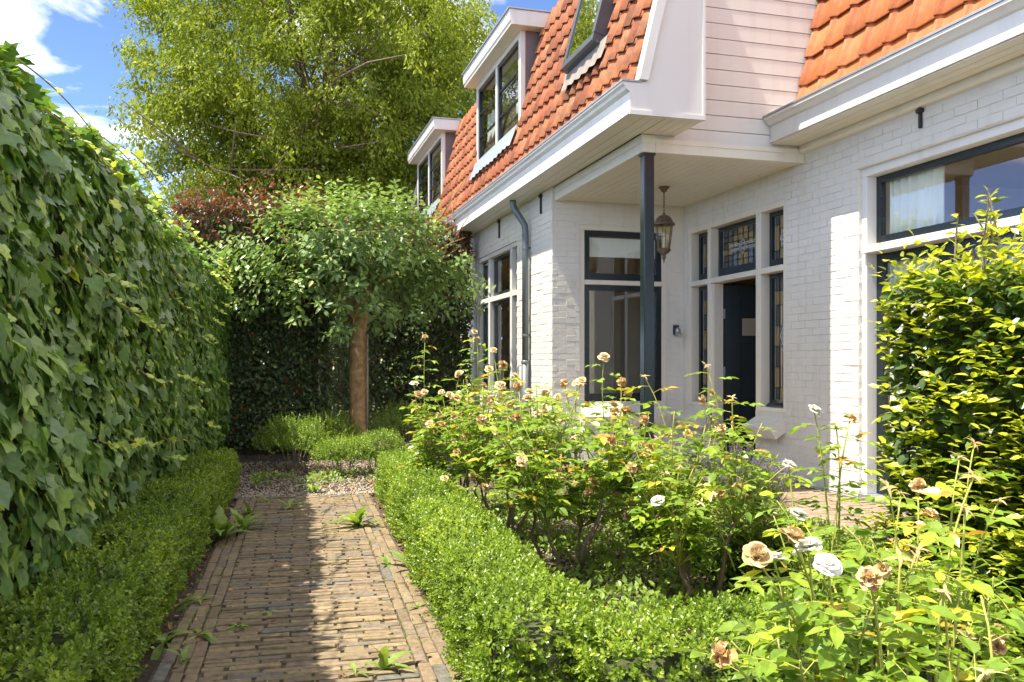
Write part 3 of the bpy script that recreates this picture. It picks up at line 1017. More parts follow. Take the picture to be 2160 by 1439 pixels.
# open door, hinged on the far post, swung inwards
door = bpy.data.objects.new('door', None)
door.empty_display_size = 0.1
link(door, house)
door['label'] = 'dark front door standing open into the hall'
dw, dh = 0.98, 2.13
d0 = MB()
d0.box(0, dw, 0, 0.05, 0, dh)
leafd = part(d0, 'door_leaf', 'dark_door', door, bevel=0.004)
mb = MB()
for a, b, c, d in ((0.0, 0.20, 0.0, dh), (dw - 0.16, dw, 0.0, dh), (0.20, dw - 0.16, dh - 0.16, dh), (0.20, dw - 0.16, 1.42, 1.50), (0.20, dw - 0.16, 1.74, 1.82), (0.20, dw - 0.16, 0.0, 0.25)):
    mb.box(a, b, -0.014, -0.0005, c + 0.001, d - 0.001)
part(mb, 'panel_moulding', 'dark_door', door, bevel=0.003)
part(MB().box(0.22, dw - 0.18, -0.008, -0.001, 1.515, 1.725), 'door_light', 'pane_milk', door)
for z in (0.35, 1.02, 1.72):
    part(MB().box(-0.016, 0.006, -0.02, 0.055, z, z + 0.12), 'hinge', 'zinc', door)
door.location = (XR + 0.165, 9.52, 0.04)
door.rotation_euler = (0, 0, math.radians(-12))
part(MB().box(XR + 0.02, XR + 0.14, 9.50, 9.563, 0.04, 2.185), 'door_jamb', 'trim_warm_shade')

# large right window: upper light over glazed doors
wr = window('large window with a wide dark framed upper light over glazed doors')
fr = MB()
RX0, RX1 = XR + 0.032, XR + 0.16
fr.box(RX0, RX1, 6.745, 6.815, 0.035, 2.905).box(RX0, RX1, 3.30, 3.37, 0.035, 2.905)
fr.box(RX0 - 0.003, RX1, 3.30, 6.815, 2.905, 2.979)
part(fr, 'frame', 'trim', wr, bevel=0.004)
part(MB().box(XR - 0.02, RX1, 3.37, 6.76, 2.203, 2.27), 'transom', 'trim', wr, bevel=0.004)
sash(wr, 'X', XR + 0.135, 3.372, 6.743, 2.273, 2.902, 0.06, wb=0.09)
yy = 6.743
for k in range(4):
    w = (6.743 - 3.372) / 4
    sash(wr, 'X', XR + 0.135, yy - w + 0.002, yy - 0.002, 0.04, 2.2, 0.085, bars=(('h', 1.15, 0.03),), wb=0.25, name='glazed_door')
    yy -= w
part(MB().box(XR - 0.02, RX1, 3.3, 6.8, -0.01, 0.034), 'door_sill', 'zinc', wr)
# thin drip edge above
part(MB().prism([(XR - 0.012, 2.982), (XR + 0.03, 3.0), (XR + 0.03, 2.982)], 'Y', 3.3, 6.83), 'drip_edge', 'trim_warm_shade', wr)

# ---- left eave: gutter cornice, soffit, beam
eave = MB().prism([(3.02, 3.672), (3.02, 3.655), (3.045, 3.635), (3.055, 3.61), (3.088, 3.585), (3.088, 3.432), (3.075, 3.43), (3.070, 3.39), (3.14, 3.39), (3.20, 3.672)], 'Y', YE + 0.002, YFAR)
part(eave, 'gutter_cornice', 'trim')
part(MB().box(3.012, 3.06, YE - 0.012, YFAR, 3.674, 3.69).box(3.06, 3.20, YE - 0.012, YE + 0.03, 3.674, 3.69), 'gutter_edge', 'zinc')
for k in range(3):
    part(MB().box(3.142 + k * 0.104, 3.142 + k * 0.104 + 0.099, YE + 0.03, YFAR, ZS + 0.002, ZS + 0.02), 'soffit_board', 'trim_warm_shade')
for k in range(4):
    part(MB().box(3.456 + k * 0.09, 3.456 + k * 0.09 + 0.086, YE + 0.03, YS - 0.006, ZS + 0.002, ZS + 0.02), 'soffit_board', 'trim_warm_shade')
beam = MB()
beam.box(3.470, 3.60, YS - 0.03, YB - 0.002, 3.222, 3.388)
beam.box(3.601, XR + 0.05, YS - 0.03, YS + 0.10, 3.222, 3.352)
part(beam, 'porch_beam', 'trim_warm_shade', bevel=0.004)
part(MB().box(3.463, 3.4695, YS - 0.036, YB - 0.004, 3.31, 3.388).box(3.463, 5.16, YS - 0.037, YS - 0.031, 3.31, 3.356), 'beam_moulding', 'trim_warm_shade')
nc = 16
cw = (XR - 3.602) / nc
for k in range(nc):
    part(MB().box(3.602 + k * cw + 0.0018, 3.602 + (k + 1) * cw - 0.0018, YS + 0.101, YB - 0.008, ZC, ZC + 0.015), 'ceiling_board', 'trim_warm_shade')
part(MB().box(3.60, XR, YS + 0.10, YB, ZC + 0.016, ZC + 0.03), 'ceiling_deck', 'trim_warm_shade')

# boxed roof end
ge = MB().prism([(3.090, 3.43), (3.80, 3.43), (3.785, 5.9), (3.72, 5.9), (3.250, 3.69), (3.16, 3.672), (3.05, 3.668), (3.055, 3.61), (3.088, 3.585)], 'Y', YE, YE + 0.025)
part(ge, 'roof_end_board', 'trim', bevel=0.003)
part(MB().box(3.085, 3.815, YE - 0.012, YE + 0.03, 3.388, 3.428).box(3.790, 3.815, YE - 0.011, YE + 0.03, 3.429, 5.9), 'roof_end_moulding', 'trim')
part(MB().prism([(3.165, 3.692), (3.25, 3.692), (3.775, 5.90), (3.69, 5.90)], 'Y', YE - 0.035, YE + 0.10), 'verge_board', 'trim')
part(MB().box(3.785, 3.812, YE + 0.03, YS, 3.43, 5.9), 'roof_end_return', 'trim')

# siding
z = 3.357
k = 0
while z < 6.0:
    hgt = 0.125 if k == 0 else 0.15
    poly = [(YS - 0.004, z + 0.006), (YS - 0.010, z + 0.002), (YS - 0.007, z + hgt - 0.004), (YS + 0.02, z + hgt - 0.002), (YS + 0.02, z + 0.002)]
    part(MB().prism(poly, 'X', 3.60, 6.6), 'siding_board', 'trim')
    z += hgt
    k += 1
part(MB().box(3.60, 6.6, YS + 0.021, YS + 0.05, 3.35, 6.3), 'siding_back', 'trim')

# ---- porch post
post = MB().box(3.500, 3.605, YS - 0.005, YS + 0.100, -0.02, 3.2215)
part(post, 'porch_post', 'dark', bevel=0.008)
part(MB().box(3.492, 3.613, YS - 0.013, YS + 0.108, 3.20, 3.2205), 'post_plate', 'iron')
part(MB().box(3.492, 3.613, YS - 0.013, YS + 0.108, -0.02, 0.08), 'post_base', 'iron')

# ---- right eave
re_ = MB().prism([(4.775, 3.64), (4.775, 3.615), (4.80, 3.60), (4.825, 3.57), (4.85, 3.56), (4.85, 3.44), (4.84, 3.436), (4.84, 3.40), (5.175, 3.40), (5.19, 3.64)], 'Y', 2.0, YS - 0.018)
part(re_, 'gutter_cornice', 'trim')
part(MB().box(4.765, 4.815, 2.0, YS - 0.019, 3.642, 3.66), 'gutter_edge', 'zinc')
part(MB().prism([(5.227, 3.31), (5.185, 3.318), (5.165, 3.34), (5.168, 3.397), (5.227, 3.397)], 'Y', 2.0, YS - 0.034), 'frieze_board', 'trim_warm_shade')
for k in range(3):
    part(MB().box(4.862 + k * 0.102, 4.960 + k * 0.102, 2.0, YS - 0.02, 3.388, 3.3985), 'soffit_board', 'trim_warm_shade')

# ---- wall anchors
def anchor(x, y, z0, z1):
    part(MB().box(x - 0.028, x - 0.006, y - 0.013, y + 0.013, z0, z1).box(x - 0.04, x - 0.006, y - 0.03, y + 0.03, z1 - 0.05, z1 - 0.02), 'wall_anchor', 'iron')
anchor(XL, 10.66, 3.13, 3.385); anchor(XL, 12.70, 3.10, 3.385); anchor(XL, 14.77, 3.10, 3.385); anchor(XR, 6.017, 3.15, 3.325)

# ---- downpipe
dp = MB().tube([(3.22, 11.235, 3.40), (3.22, 11.235, 3.36), (3.225, 11.23, 3.31), (3.26, 11.205, 3.23), (3.32, 11.175, 3.13), (3.357, 11.155, 3.06), (3.367, 11.15, 2.98), (3.367, 11.15, 1.22)], 0.044, 14)
dpo = part(dp, 'downpipe', 'pipe', smooth=True)
part(MB().tube([(3.367, 11.15, 1.26), (3.367, 11.15, 0.0)], 0.052, 14), 'lower_pipe', 'pipe', dpo, smooth=True)
for z in (2.74, 1.58):
    part(MB().tube([(3.367, 11.15, z), (3.367, 11.15, z + 0.03)], 0.050, 14).box(3.40, 3.44, 11.14, 11.16, z, z + 0.03), 'pipe_bracket', 'pipe', dpo)
part(MB().tube([(3.367, 11.15, 1.22), (3.367, 11.15, 1.25)], 0.058, 14), 'pipe_collar', 'pipe', dpo)

# ---- roofs
class Slope:
    def __init__(self, x0, z0, m):
        L = math.hypot(1, m)
        self.o = Vector((x0, 0, z0)); self.up = Vector((1 / L, 0, m / L)); self.n = Vector((-m / L, 0, 1 / L)); self.m = m
    def at(self, y, t, lift=0.0):
        return self.o + self.up * t + Vector((0, y, 0)) + self.n * lift
    def t_of_z(self, z):
        return (z - self.o.z) / self.up.z
S1 = Slope(3.165, 3.65, 4.06)
S2 = Slope(5.177, 3.80, 4.255)
def deck(S, y0, y1, ztop, xr, zr, xb, name='roof'):
    t1 = S.t_of_z(ztop)
    a, b = S.at(0, -0.05, -0.03), S.at(0, t1, -0.03)
    poly = [(a.x, a.z), (b.x, b.z), (xr, zr), (xb, b.z), (xb, a.z)]
    return part(MB().prism(poly, 'Y', y0, y1), name, 'roofing')
roof1 = deck(S1, YS + 0.06, YFAR, 5.72, 6.6, 6.9, 9.5)
roof1b = part(MB().prism([(S1.at(0, -0.02, -0.03).x, S1.at(0, -0.02, -0.03).z), (S1.at(0, S1.t_of_z(5.9), -0.03).x, 5.9), (3.78, 5.9), (3.78, 3.66)], 'Y', YE + 0.03, YS + 0.058), 'roof_edge', 'roofing')
roof2 = deck(S2, 1.2, YS - 0.03, 5.72, 7.6, 6.5, 9.5)
part(MB().box(5.50, 9.5, 1.2, YFAR, 3.2, 3.42), 'upper_floor', 'interior')
part(MB().box(9.3, 9.5, 1.2, YFAR, -0.02, 3.7).box(5.5, 9.3, 1.2, 1.4, 2.9, 3.7).box(3.7, 9.3, YFAR - 0.2, YFAR, 2.9, 3.7), 'rear_wall', 'brick_white')

def tile_mesh(name, prof, length, thick, mat, lv, jit, seed):
    """prof: (u, w) across the tile; lower end thick and rounded"""
    rr = random.Random(seed)
    n = len(prof)
    V, F = [], []
    rows = [(0.0, -thick), (-0.008, -thick * 0.45), (0.0, 0.0), (length * 0.5, -0.004), (length, -0.010)]
    for (v, dz) in rows:
        for (u, w) in prof:
            V.append((u, v + (0.018 * max(0, w) / 0.05 * -1 if v <= 0 else 0), w + dz + rr.uniform(-jit, jit)))
    for r in range(len(rows) - 1):
        for i in range(n - 1):
            a = r * n + i
            F.append((a, a + 1, a + 1 + n, a + n))
    # side edges
    k = len(V)
    V += [(prof[0][0], 0.0, prof[0][1] - thick), (prof[0][0], length, prof[0][1] - thick), (prof[-1][0], 0.0, prof[-1][1] - thick), (prof[-1][0], length, prof[-1][1] - thick)]
    F += [(2 * n, k, k + 1, 4 * n), (3 * n - 1, 5 * n - 1, k + 3, k + 2)]
    V = np.array(V)
    lp = np.concatenate([np.array(f) for f in F])
    return np_mesh(name, V, lp, [len(f) for f in F], mat, np.full(len(V), lv), True)
profA = []
for i in range(9):                     # hollow pantile: trough, then a strong roll
    u = i / 8 * 0.25 - 0.015
    t = i / 8
    w = 0.012 * (1 - math.cos(2 * math.pi * t * 1.0)) * 0 + (0.060 * math.exp(-((t - 0.80) / 0.14) ** 2)) - 0.010 * math.sin(math.pi * min(1, t / 0.62)) + 0.012 * math.exp(-(t / 0.1) ** 2)
    profA.append((u, w))
profB = [(-0.008, -0.004), (0.0, 0.030), (0.022, 0.050), (0.045, 0.034), (0.056, 0.000), (0.07, -0.006), (0.20, 0.002), (0.275, 0.006), (0.30, 0.012), (0.318, 0.004)]
tA = [tile_mesh('roof_tile', profA, 0.31, 0.016, M['tile_old'], k / 9, 0.0015, k) for k in range(10)]
tB = [tile_mesh('roof_tile', profB, 0.36, 0.016, M['tile_new'], k / 9, 0.001, 50 + k) for k in range(10)]

def tile_matrix(S, y, t, tilt, lift, yaw=0.0, flip=False):
    p = S.at(y, t, lift)
    a = Vector((0, -1, 0)) if not flip else Vector((0, 1, 0))    # across
    u, n = S.up, S.n
    if flip:
        a = Vector((0, 1, 0))
        B = Matrix(((a.x, u.x, n.x, p.x), (a.y, u.y, n.y, p.y), (a.z, u.z, n.z, p.z), (0, 0, 0, 1)))
    else:
        B = Matrix(((a.x, u.x, n.x, p.x), (a.y, u.y, n.y, p.y), (a.z, u.z, n.z, p.z), (0, 0, 0, 1)))
    return B @ Matrix.Rotation(tilt, 4, 'X') @ Matrix.Rotation(yaw, 4, 'Z')

tiles = []
D1 = (11.28, 13.84); D2 = (16.63, 19.46); SKY = (8.29, 9.235)
for r in range(9):
    t = -0.015 + r * 0.252
    z = S1.at(0, t).z
    y = YE + 0.09 + 0.22
    while y < YFAR - 0.05:
        zm = z + 0.12
        yc = y - 0.11
        cut = False
        for (a, b) in (D1, D2):
            if a - 0.02 < yc < b + 0.02 and zm > 4.28: cut = True
        if SKY[0] - 0.06 < yc < SKY[1] + 0.06 and 4.36 < zm: cut = True
        if not cut:
            tiles.append((tA, tile_matrix(S1, y + random.gauss(0, 0.003), t + random.gauss(0, 0.005), math.radians(-5.2) + random.gauss(0, 0.008), 0.026, random.gauss(0, 0.008)), roof1))
        y += 0.22
for r in range(7):
    t = -0.11 + r * 0.302
    y = 2.2 + 0.305
    k = 0
    ys = []
    yy = YS - 0.025
    while yy > 2.0:
        ys.append(yy); yy -= 0.305
    for y in ys:
        tiles.append((tB, tile_matrix(S2, y, t + random.gauss(0, 0.004), math.radians(-4.4) + random.gauss(0, 0.006), 0.022, random.gauss(0, 0.004)), roof2))
tp = np.array([[m[0][3], m[1][3], m[2][3]] for _, m, _ in tiles])
near, rest = split_near(tp, 298, margin=25)
for i in near:
    ts, mx, rf = tiles[i]
    o = bpy.data.objects.new('roof_tile', random.choice(ts))
    o.matrix_local = mx
    link(o, rf)
for rf, mat in ((roof1, 'tile_old'), (roof2, 'tile_new')):
    pr = [(random.choice(tiles[i][0]), tiles[i][1]) for i in rest if tiles[i][2] is rf]
    if pr:
        o = join_instances('far_roof_tiles', pr, M[mat], rf)
        for p in o.data.polygons: p.use_smooth = True

def apron(S, y0, y1, t0, t1, mat, name='lead_apron', parent=None):
    """dressed lead with a scalloped lower edge"""
    n = 64
    vs = []
    for i in range(n + 1):
        y = y0 + (y1 - y0) * i / n
        ph = 2 * math.pi * y / 0.22
        l0 = 0.088 + 0.008 * math.cos(ph)
        e = 0.006 * math.sin(ph + 0.6) + 0.012 * math.sin(y * 5)
        vs += [tuple(S.at(y, t0 + e, l0 + 0.008)), tuple(S.at(y, (t0 + t1) / 2, l0 * 0.9)), tuple(S.at(y, t1, 0.075))]
    fs = []
    for i in range(n):
        a = 3 * i
        fs += [(a, a + 3, a + 4, a + 1), (a + 1, a + 4, a + 5, a + 2)]
    return part(MB().add(vs, fs), name, mat, parent, smooth=True)

# ---- roof window
sk = window('tilted roof window reflecting the blue sky', 'roof_window')
t0, t1 = S1.t_of_z(4.44), S1.t_of_z(5.72)
mb = MB()
def slope_box(mb, S, y0, y1, ta, tb, l0, l1, tilt=0.015):
    c = []
    for l in (l0, l1):
        for (y, t) in ((y0, ta), (y1, ta), (y1, tb), (y0, tb)):
            c.append(tuple(S.at(y, t, l + (tilt * (t1 - t) if l > 0.05 else 0.0))))
    mb.add(c, [(0, 3, 2, 1), (4, 5, 6, 7), (0, 1, 5, 4), (1, 2, 6, 5), (2, 3, 7, 6), (3, 0, 4, 7)])
w = 0.07
slope_box(mb, S1, SKY[0], SKY[1], t0, t0 + 0.09, 0.0, 0.145)
slope_box(mb, S1, SKY[0], SKY[0] + w, t0 + 0.09, t1, 0.0, 0.145)
slope_box(mb, S1, SKY[1] - w, SKY[1], t0 + 0.09, t1, 0.0, 0.145)
slope_box(mb, S1, SKY[0], SKY[1], t1, t1 + w, 0.0, 0.145)
part(mb, 'roof_window_frame', 'skyframe', sk, bevel=0.006)
mb = MB(); slope_box(mb, S1, SKY[0] + w - 0.004, SKY[1] - w + 0.004, t0 + 0.086, t1 + 0.004, 0.12, 0.128)
part(mb, 'pane', 'skyglass', sk)
mb = MB(); slope_box(mb, S1, SKY[0] - 0.02, SKY[1] + 0.02, t0 - 0.012, t0 + 0.02, 0.03, 0.11, 0.0)
part(mb, 'lower_flashing', 'skyframe', sk)
apron(S1, 8.07, 9.34, S1.t_of_z(4.21), S1.t_of_z(4.45), 'lead_old', 'lead_apron', sk)

# ---- dormers
def dormer(y0, y1, label):
    d = window(label, 'dormer')
    X = 3.344
    zb, zt = 4.385, 5.70
    xi = 3.75
    part(MB().box(X, X + 0.07, y0, y0 + 0.10, zb, zt).box(X, X + 0.07, y1 - 0.10, y1, zb, zt).box(X - 0.004, X + 0.07, y0 + 0.1, y1 - 0.1, zt - 0.085, zt - 0.001)
         .box(X - 0.02, X + 0.07, y0 - 0.012, y1 + 0.012, zb - 0.05, zb + 0.035).box(X - 0.004, X + 0.06, (y0 + y1) / 2 - 0.045, (y0 + y1) / 2 + 0.045, zb + 0.035, zt - 0.085), 'frame', 'trim', d, bevel=0.004)
    for a, b in ((y0 + 0.103, (y0 + y1) / 2 - 0.047), ((y0 + y1) / 2 + 0.047, y1 - 0.103)):
        hh = zt - 0.09 - (zb + 0.038)
        sash(d, 'X', X + 0.012, a, b, zb + 0.038, zt - 0.088, 0.055, 0.045, bars=(('h', zb + 0.038 + hh * 0.345, 0.022), ('h', zb + 0.038 + hh * 0.66, 0.022)))
    # cheeks
    for ys in (y0 + 0.003, y1 - 0.023):
        poly = [(X + 0.071, zb - 0.01), (X + 0.071, zt), (3.80, zt), (S1.at(0, S1.t_of_z(5.72)).x + 0.02, 5.7), (S1.at(0, S1.t_of_z(zb)).x + 0.06, zb - 0.01)]
        part(MB().prism([(X + 0.071, zb - 0.03), (X + 0.071, zt), (3.80, zt), (3.42, zb - 0.03)], 'Y', ys, ys + 0.02), 'cheek', 'cheek', d)
    # cornice
    cx = 3.144
    c0, c1 = y0 - 0.17, y1 + 0.10
    prof = [(cx, 5.905), (cx + 0.004, 5.75), (cx + 0.02, 5.735), (cx + 0.02, 5.702), (3.9, 5.702), (3.9, 5.905)]
    part(MB().prism(prof, 'Y', c0, c1), 'cornice', 'trim', d, bevel=0.003)
    part(MB().box(cx - 0.02, 3.95, c0 - 0.02, c1 + 0.02, 5.906, 5.925), 'dormer_roof', 'zinc', d)
    part(MB().box(cx + 0.021, 3.70, c0 + 0.02, c1 - 0.02, 5.6985, 5.7015), 'dormer_soffit', 'trim_warm_shade', d)
    # pale panel added close behind the panes to brighten them, then a curtain
    part(MB().box(X + 0.30, X + 0.32, y0 + 0.03, y1 - 0.03, zb, zt), 'back_panel', 'curtain', d)
    nn = 40
    vs = []
    for i in range(nn + 1):
        y = y0 + 0.12 + (y1 - y0 - 0.24) * i / nn
        x = X + 0.14 + 0.02 * math.sin(i * 1.3)
        vs += [(x, y, zb + 0.04), (x, y, zb + 0.80)]
    if y0 < 14:
        o = part(MB().add(vs, [(2 * i, 2 * i + 2, 2 * i + 3, 2 * i + 1) for i in range(nn) if i < 9 or i > 30]), 'curtain', 'curtain', d, smooth=True)
    apron(S1, y0 - 0.06, y1 + 0.02 - 0.20, S1.t_of_z(4.13), S1.t_of_z(4.40), 'lead', 'lead_apron', d)
    return d
dormer(11.30, 13.815, 'nearer white flat roofed dormer with a two casement window')
dormer(16.65, 19.44, 'farther white flat roofed dormer half hidden by the small tree')
part(MB().prism([(S1.at(0, 0, 0.1).x, 3.68), (S1.at(0, 0, -0.05).x, 3.68), (S1.at(0, S1.t_of_z(5.72), -0.05).x, 5.72), (S1.at(0, S1.t_of_z(5.72), 0.1).x, 5.72)], 'Y', YFAR, YFAR + 0.06), 'verge_board', 'trim')
rebase(house, (5.2, 9.0, 0))

# ---- porch lantern
LX, LY = 4.42, 9.16
lan = thing('porch_lantern', 'brown bronze glass lantern hanging on a chain from the porch ceiling', 'lantern')
MB().lathe([(0.062, 0.0), (0.062, -0.012), (0.045, -0.022), (0.032, -0.05), (0.012, -0.062), (0.008, -0.075)], (LX, LY, ZC - 0.001), 18).build('ceiling_rose', M['bronze'], lan, smooth=True)
zt = ZC - 0.073
k = 0
while zt > 2.93:
    r = []
    for i in range(13):
        a = 2 * math.pi * i / 12
        if k % 2: r.append((LX + 0.011 * math.cos(a), LY, zt - 0.02 + 0.02 * math.sin(a)))
        else: r.append((LX, LY + 0.011 * math.cos(a), zt - 0.02 + 0.02 * math.sin(a)))
    MB().tube(r, 0.0035, 6, False).build('chain_link', M['bronze'], lan, smooth=True)
    zt -= 0.032
    k += 1
MB().lathe([(0.006, 0.06), (0.018, 0.045), (0.02, 0.03), (0.055, 0.018), (0.085, -0.01), (0.108, -0.055), (0.128, -0.075), (0.130, -0.088), (0.105, -0.09)], (LX, LY, 2.885), 12).build('lantern_cap', M['bronze'], lan)
MB().lathe([(0.104, 2.792), (0.090, 2.66), (0.066, 2.525), (0.064, 2.525), (0.088, 2.66), (0.102, 2.792)], (LX, LY, 0), 12).build('lantern_glass', M['lampglass'], lan, smooth=True)
MB().lathe([(0.074, 2.53), (0.080, 2.515), (0.074, 2.50), (0.05, 2.475), (0.025, 2.462), (0.018, 2.44), (0.024, 2.425), (0.012, 2.405), (0.004, 2.36)], (LX, LY, 0), 12).build('lantern_base', M['bronze'], lan)
for i in range(6):
    a = 2 * math.pi * i / 6 + 0.26
    MB().bar((LX + 0.105 * math.cos(a), LY + 0.105 * math.sin(a), 2.795), (LX + 0.068 * math.cos(a), LY + 0.068 * math.sin(a), 2.525), 0.004).build('glazing_rib', M['bronze'], lan)
MB().tube([(LX, LY, 2.53), (LX, LY, 2.66)], 0.016, 10).build('candle_tube', M['curtain'], lan)
MB().lathe([(0.012, 2.66), (0.024, 2.70), (0.018, 2.745), (0.003, 2.77)], (LX, LY, 0), 10).build('bulb', M['lampglass'], lan, smooth=True)
rebase(lan, (LX, LY, 2.36))

# ---- small wall fixture by the door
bell = thing('wall_light', 'small dark wall light with clear cover on the porch wall', 'wall light')
MB().box(5.065, 5.145, YB - 0.04, YB - 0.004, 1.58, 1.71).build('back_plate', M['iron'], bell, bevel=0.01)
MB().lathe([(0.034, 0.0), (0.036, 0.03), (0.030, 0.065), (0.012, 0.08)], (5.105, YB - 0.075, 1.60), 12).build('cover', M['zinc'], bell, smooth=True)
MB().lathe([(0.045, 0.0), (0.047, 0.012), (0.036, 0.02)], (5.112, YB - 0.078, 1.583), 12).build('rim', M['zinc'], bell, smooth=True)
rebase(bell, (5.105, YB, 1.58))

# ================================================================= planting
def lump(P, f=1.0, seed=0.0):
    """smooth pseudo noise in about -1..1"""
    x, y, z = P[..., 0] * f + seed, P[..., 1] * f + seed * 1.7, P[..., 2] * f - seed * 0.6
    return (np.sin(x * 1.7 + 1.3 * np.sin(y * 1.1 + z)) + np.sin(y * 2.3 + 1.1 * np.sin(z * 1.9 + x * 0.7)) + np.sin(z * 2.9 + 1.2 * np.sin(x * 1.5 - y))) / 3.0

def rand_unit(n):
    return unit(RNG.normal(size=(n, 3)))

def core_mesh(name, parent, origin, D, N, L, w, h, seed):
    """lumpy solid filler inside a hedge, coloured dark like its shaded depths"""
    ns, na = max(6, int(L / 0.12)), 14
    V = []
    for i in range(ns + 1):
        for j in range(na + 1):
            a = math.pi * j / na
            c, s_ = math.cos(a), math.sin(a)
            o = w / 2 * math.copysign(abs(c) ** 0.4, c)
            z = h * abs(s_) ** 0.4
            p = origin + D * (L * i / ns) + N * o
            V.append((p[0], p[1], z))
    V = np.array(V)
    V[:, 2] += lump(V, 6, seed) * 0.02
    F = []
    for i in range(ns):
        for j in range(na):
            a = i * (na + 1) + j
            F.append((a, a + 1, a + na + 2, a + na + 1))
    F += [tuple(range(na, -1, -1)), tuple(ns * (na + 1) + j for j in range(na + 1))]
    lp = np.concatenate([np.array(f) for f in F])
    me = np_mesh(name, V, lp, [len(f) for f in F], M['core'], np.full(len(V), 0.5))
    o = bpy.data.objects.new(name, me)
    link(o, parent)

BOXLEAF = [small_leaf(0.60, 0.10), small_leaf(0.68, 0.05)]
def sprigs(P, A, nleaf, slen, lsize, tipgain=0.25, base_rnd=0.0):
    """tufts of small leaves: P origins, A axes"""
    n = len(P)
    ref = rand_unit(n)
    s1 = unit(np.cross(A, ref)); s2 = np.cross(A, s1)
    pos, dr, nr, sc, rd = [], [], [], [], []
    br = RNG.random(n)
    for j in range(nleaf):
        t = j / (nleaf - 1)
        ang = j * 2.4 + RNG.random(n) * 0.8
        rad = s1 * np.cos(ang)[:, None] + s2 * np.sin(ang)[:, None]
        pos.append(P + A * (slen * t)[:, None])
        dr.append(A * (0.35 + 0.7 * t) + rad * (1.0 - 0.35 * t))
        nr.append(A * 1.0 - rad * 0.4 + RNG.normal(size=(n, 3)) * 0.25)
        sc.append(lsize * (1.05 - 0.35 * t) * RNG.uniform(0.8, 1.2, n))
        rd.append(np.clip(0.15 + 0.45 * br + tipgain * t + RNG.normal(size=n) * 0.10 + lump(P, 3.0, 9.0) * 0.16 + lump(P, 9.0, 4.0) * 0.10, 0, 1))
    pos = np.concatenate(pos); R = frames(np.concatenate(dr), np.concatenate(nr))
    return pos, R, np.concatenate(sc), np.concatenate(rd)

def box_hedge(label, origin, D, L, w, h, density, lsize, seed, name='box_hedge', group='low box hedges', nleaf=9):
    D = np.array(D, float); D /= np.linalg.norm(D)
    N = np.array([D[1], -D[0]])
    origin = np.array(origin, float)
    t = thing(name, label, 'hedge', group=group)
    core_mesh('hedge_core', t, origin, D, N, L, w - 0.13, h - 0.075, seed)
    n = int(density * L * (w + 2 * h))
    s_ = RNG.uniform(-0.03, L + 0.03, n)
    per = w + 1.9 * h
    q = RNG.uniform(0, per, n)
    a = np.where(q < 0.95 * h, 0.0, np.where(q < 0.95 * h + w, 1.0, 2.0))
    o = np.where(a == 0, w / 2, np.where(a == 1, (q - 0.95 * h) - w / 2, -w / 2))
    z = np.where(a == 0, q + 0.03 * h, np.where(a == 1, h, per - q + 0.03 * h))
    no = np.where(a == 0, 1.0, np.where(a == 1, 0.0, -1.0))
    nz = np.where(a == 1, 1.0, 0.0)
    # round the shoulders
    k = 0.10
    near_top = np.clip((z - (h - k)) / k, 0, 1) * (a != 1)
    o = o - no * near_top ** 2 * k * 0.45
    edge = np.clip((np.abs(o) - (w / 2 - k)) / k, 0, 1) * (a == 1)
    z = z - edge ** 2 * k * 0.45
    no = no + np.sign(o) * edge * 0.6; nz = nz + near_top * 0.7
    endn = np.where(s_ < 0.05, -1.0, np.where(s_ > L - 0.05, 1.0, 0.0)) * 0.5
    XY = origin[None] + D[None] * s_[:, None] + N[None] * o[:, None]
    P = np.concatenate([XY, z[:, None]], 1)
    nrm = unit(np.concatenate([N[None] * no[:, None] + D[None] * endn[:, None], nz[:, None]], 1))
    lum = lump(P, 4.0, seed) * 0.036 + lump(P, 11.0, seed + 3) * 0.022
    P = P + nrm * (lum - RNG.exponential(0.020, n) - 0.012)[:, None]
    P[:, 2] = np.maximum(P[:, 2], 0.02)
    A = unit(nrm * 0.9 + np.array([0, 0, 0.55]) + RNG.normal(size=(n, 3)) * 0.38)
    pos, R, sc, rd = sprigs(P, A, nleaf, RNG.uniform(0.028, 0.055, n), lsize)
    # the two ends
    ne = int(density * w * h * 1.1)
    for (se, dr_) in ((0.0, -1.0), (L, 1.0)):
        oo = RNG.uniform(-w / 2 + 0.03, w / 2 - 0.03, ne); ze = RNG.uniform(0.03, h - 0.02, ne)
        Pe = np.concatenate([origin[None] + D[None] * se + N[None] * oo[:, None], ze[:, None]], 1)
        nd = np.array([D[0] * dr_, D[1] * dr_, 0.0])
        Pe = Pe + nd * (0.03 + lump(Pe, 5.0, seed) * 0.03 - RNG.exponential(0.02, ne))[:, None]
        Ae = unit(nd * 0.9 + np.array([0, 0, 0.5]) + RNG.normal(size=(ne, 3)) * 0.38)
        e = sprigs(Pe, Ae, nleaf, RNG.uniform(0.028, 0.055, ne), lsize)
        pos, R, sc, rd = [np.concatenate([a_, b_]) for a_, b_ in zip((pos, R, sc, rd), e)]
    scatter('foliage', BOXLEAF, pos, R, sc, M['box'], t, rd, 'stuff')
    c = origin + D * (L / 2)
    rebase(t, (float(c[0]), float(c[1]), 0))
    return t

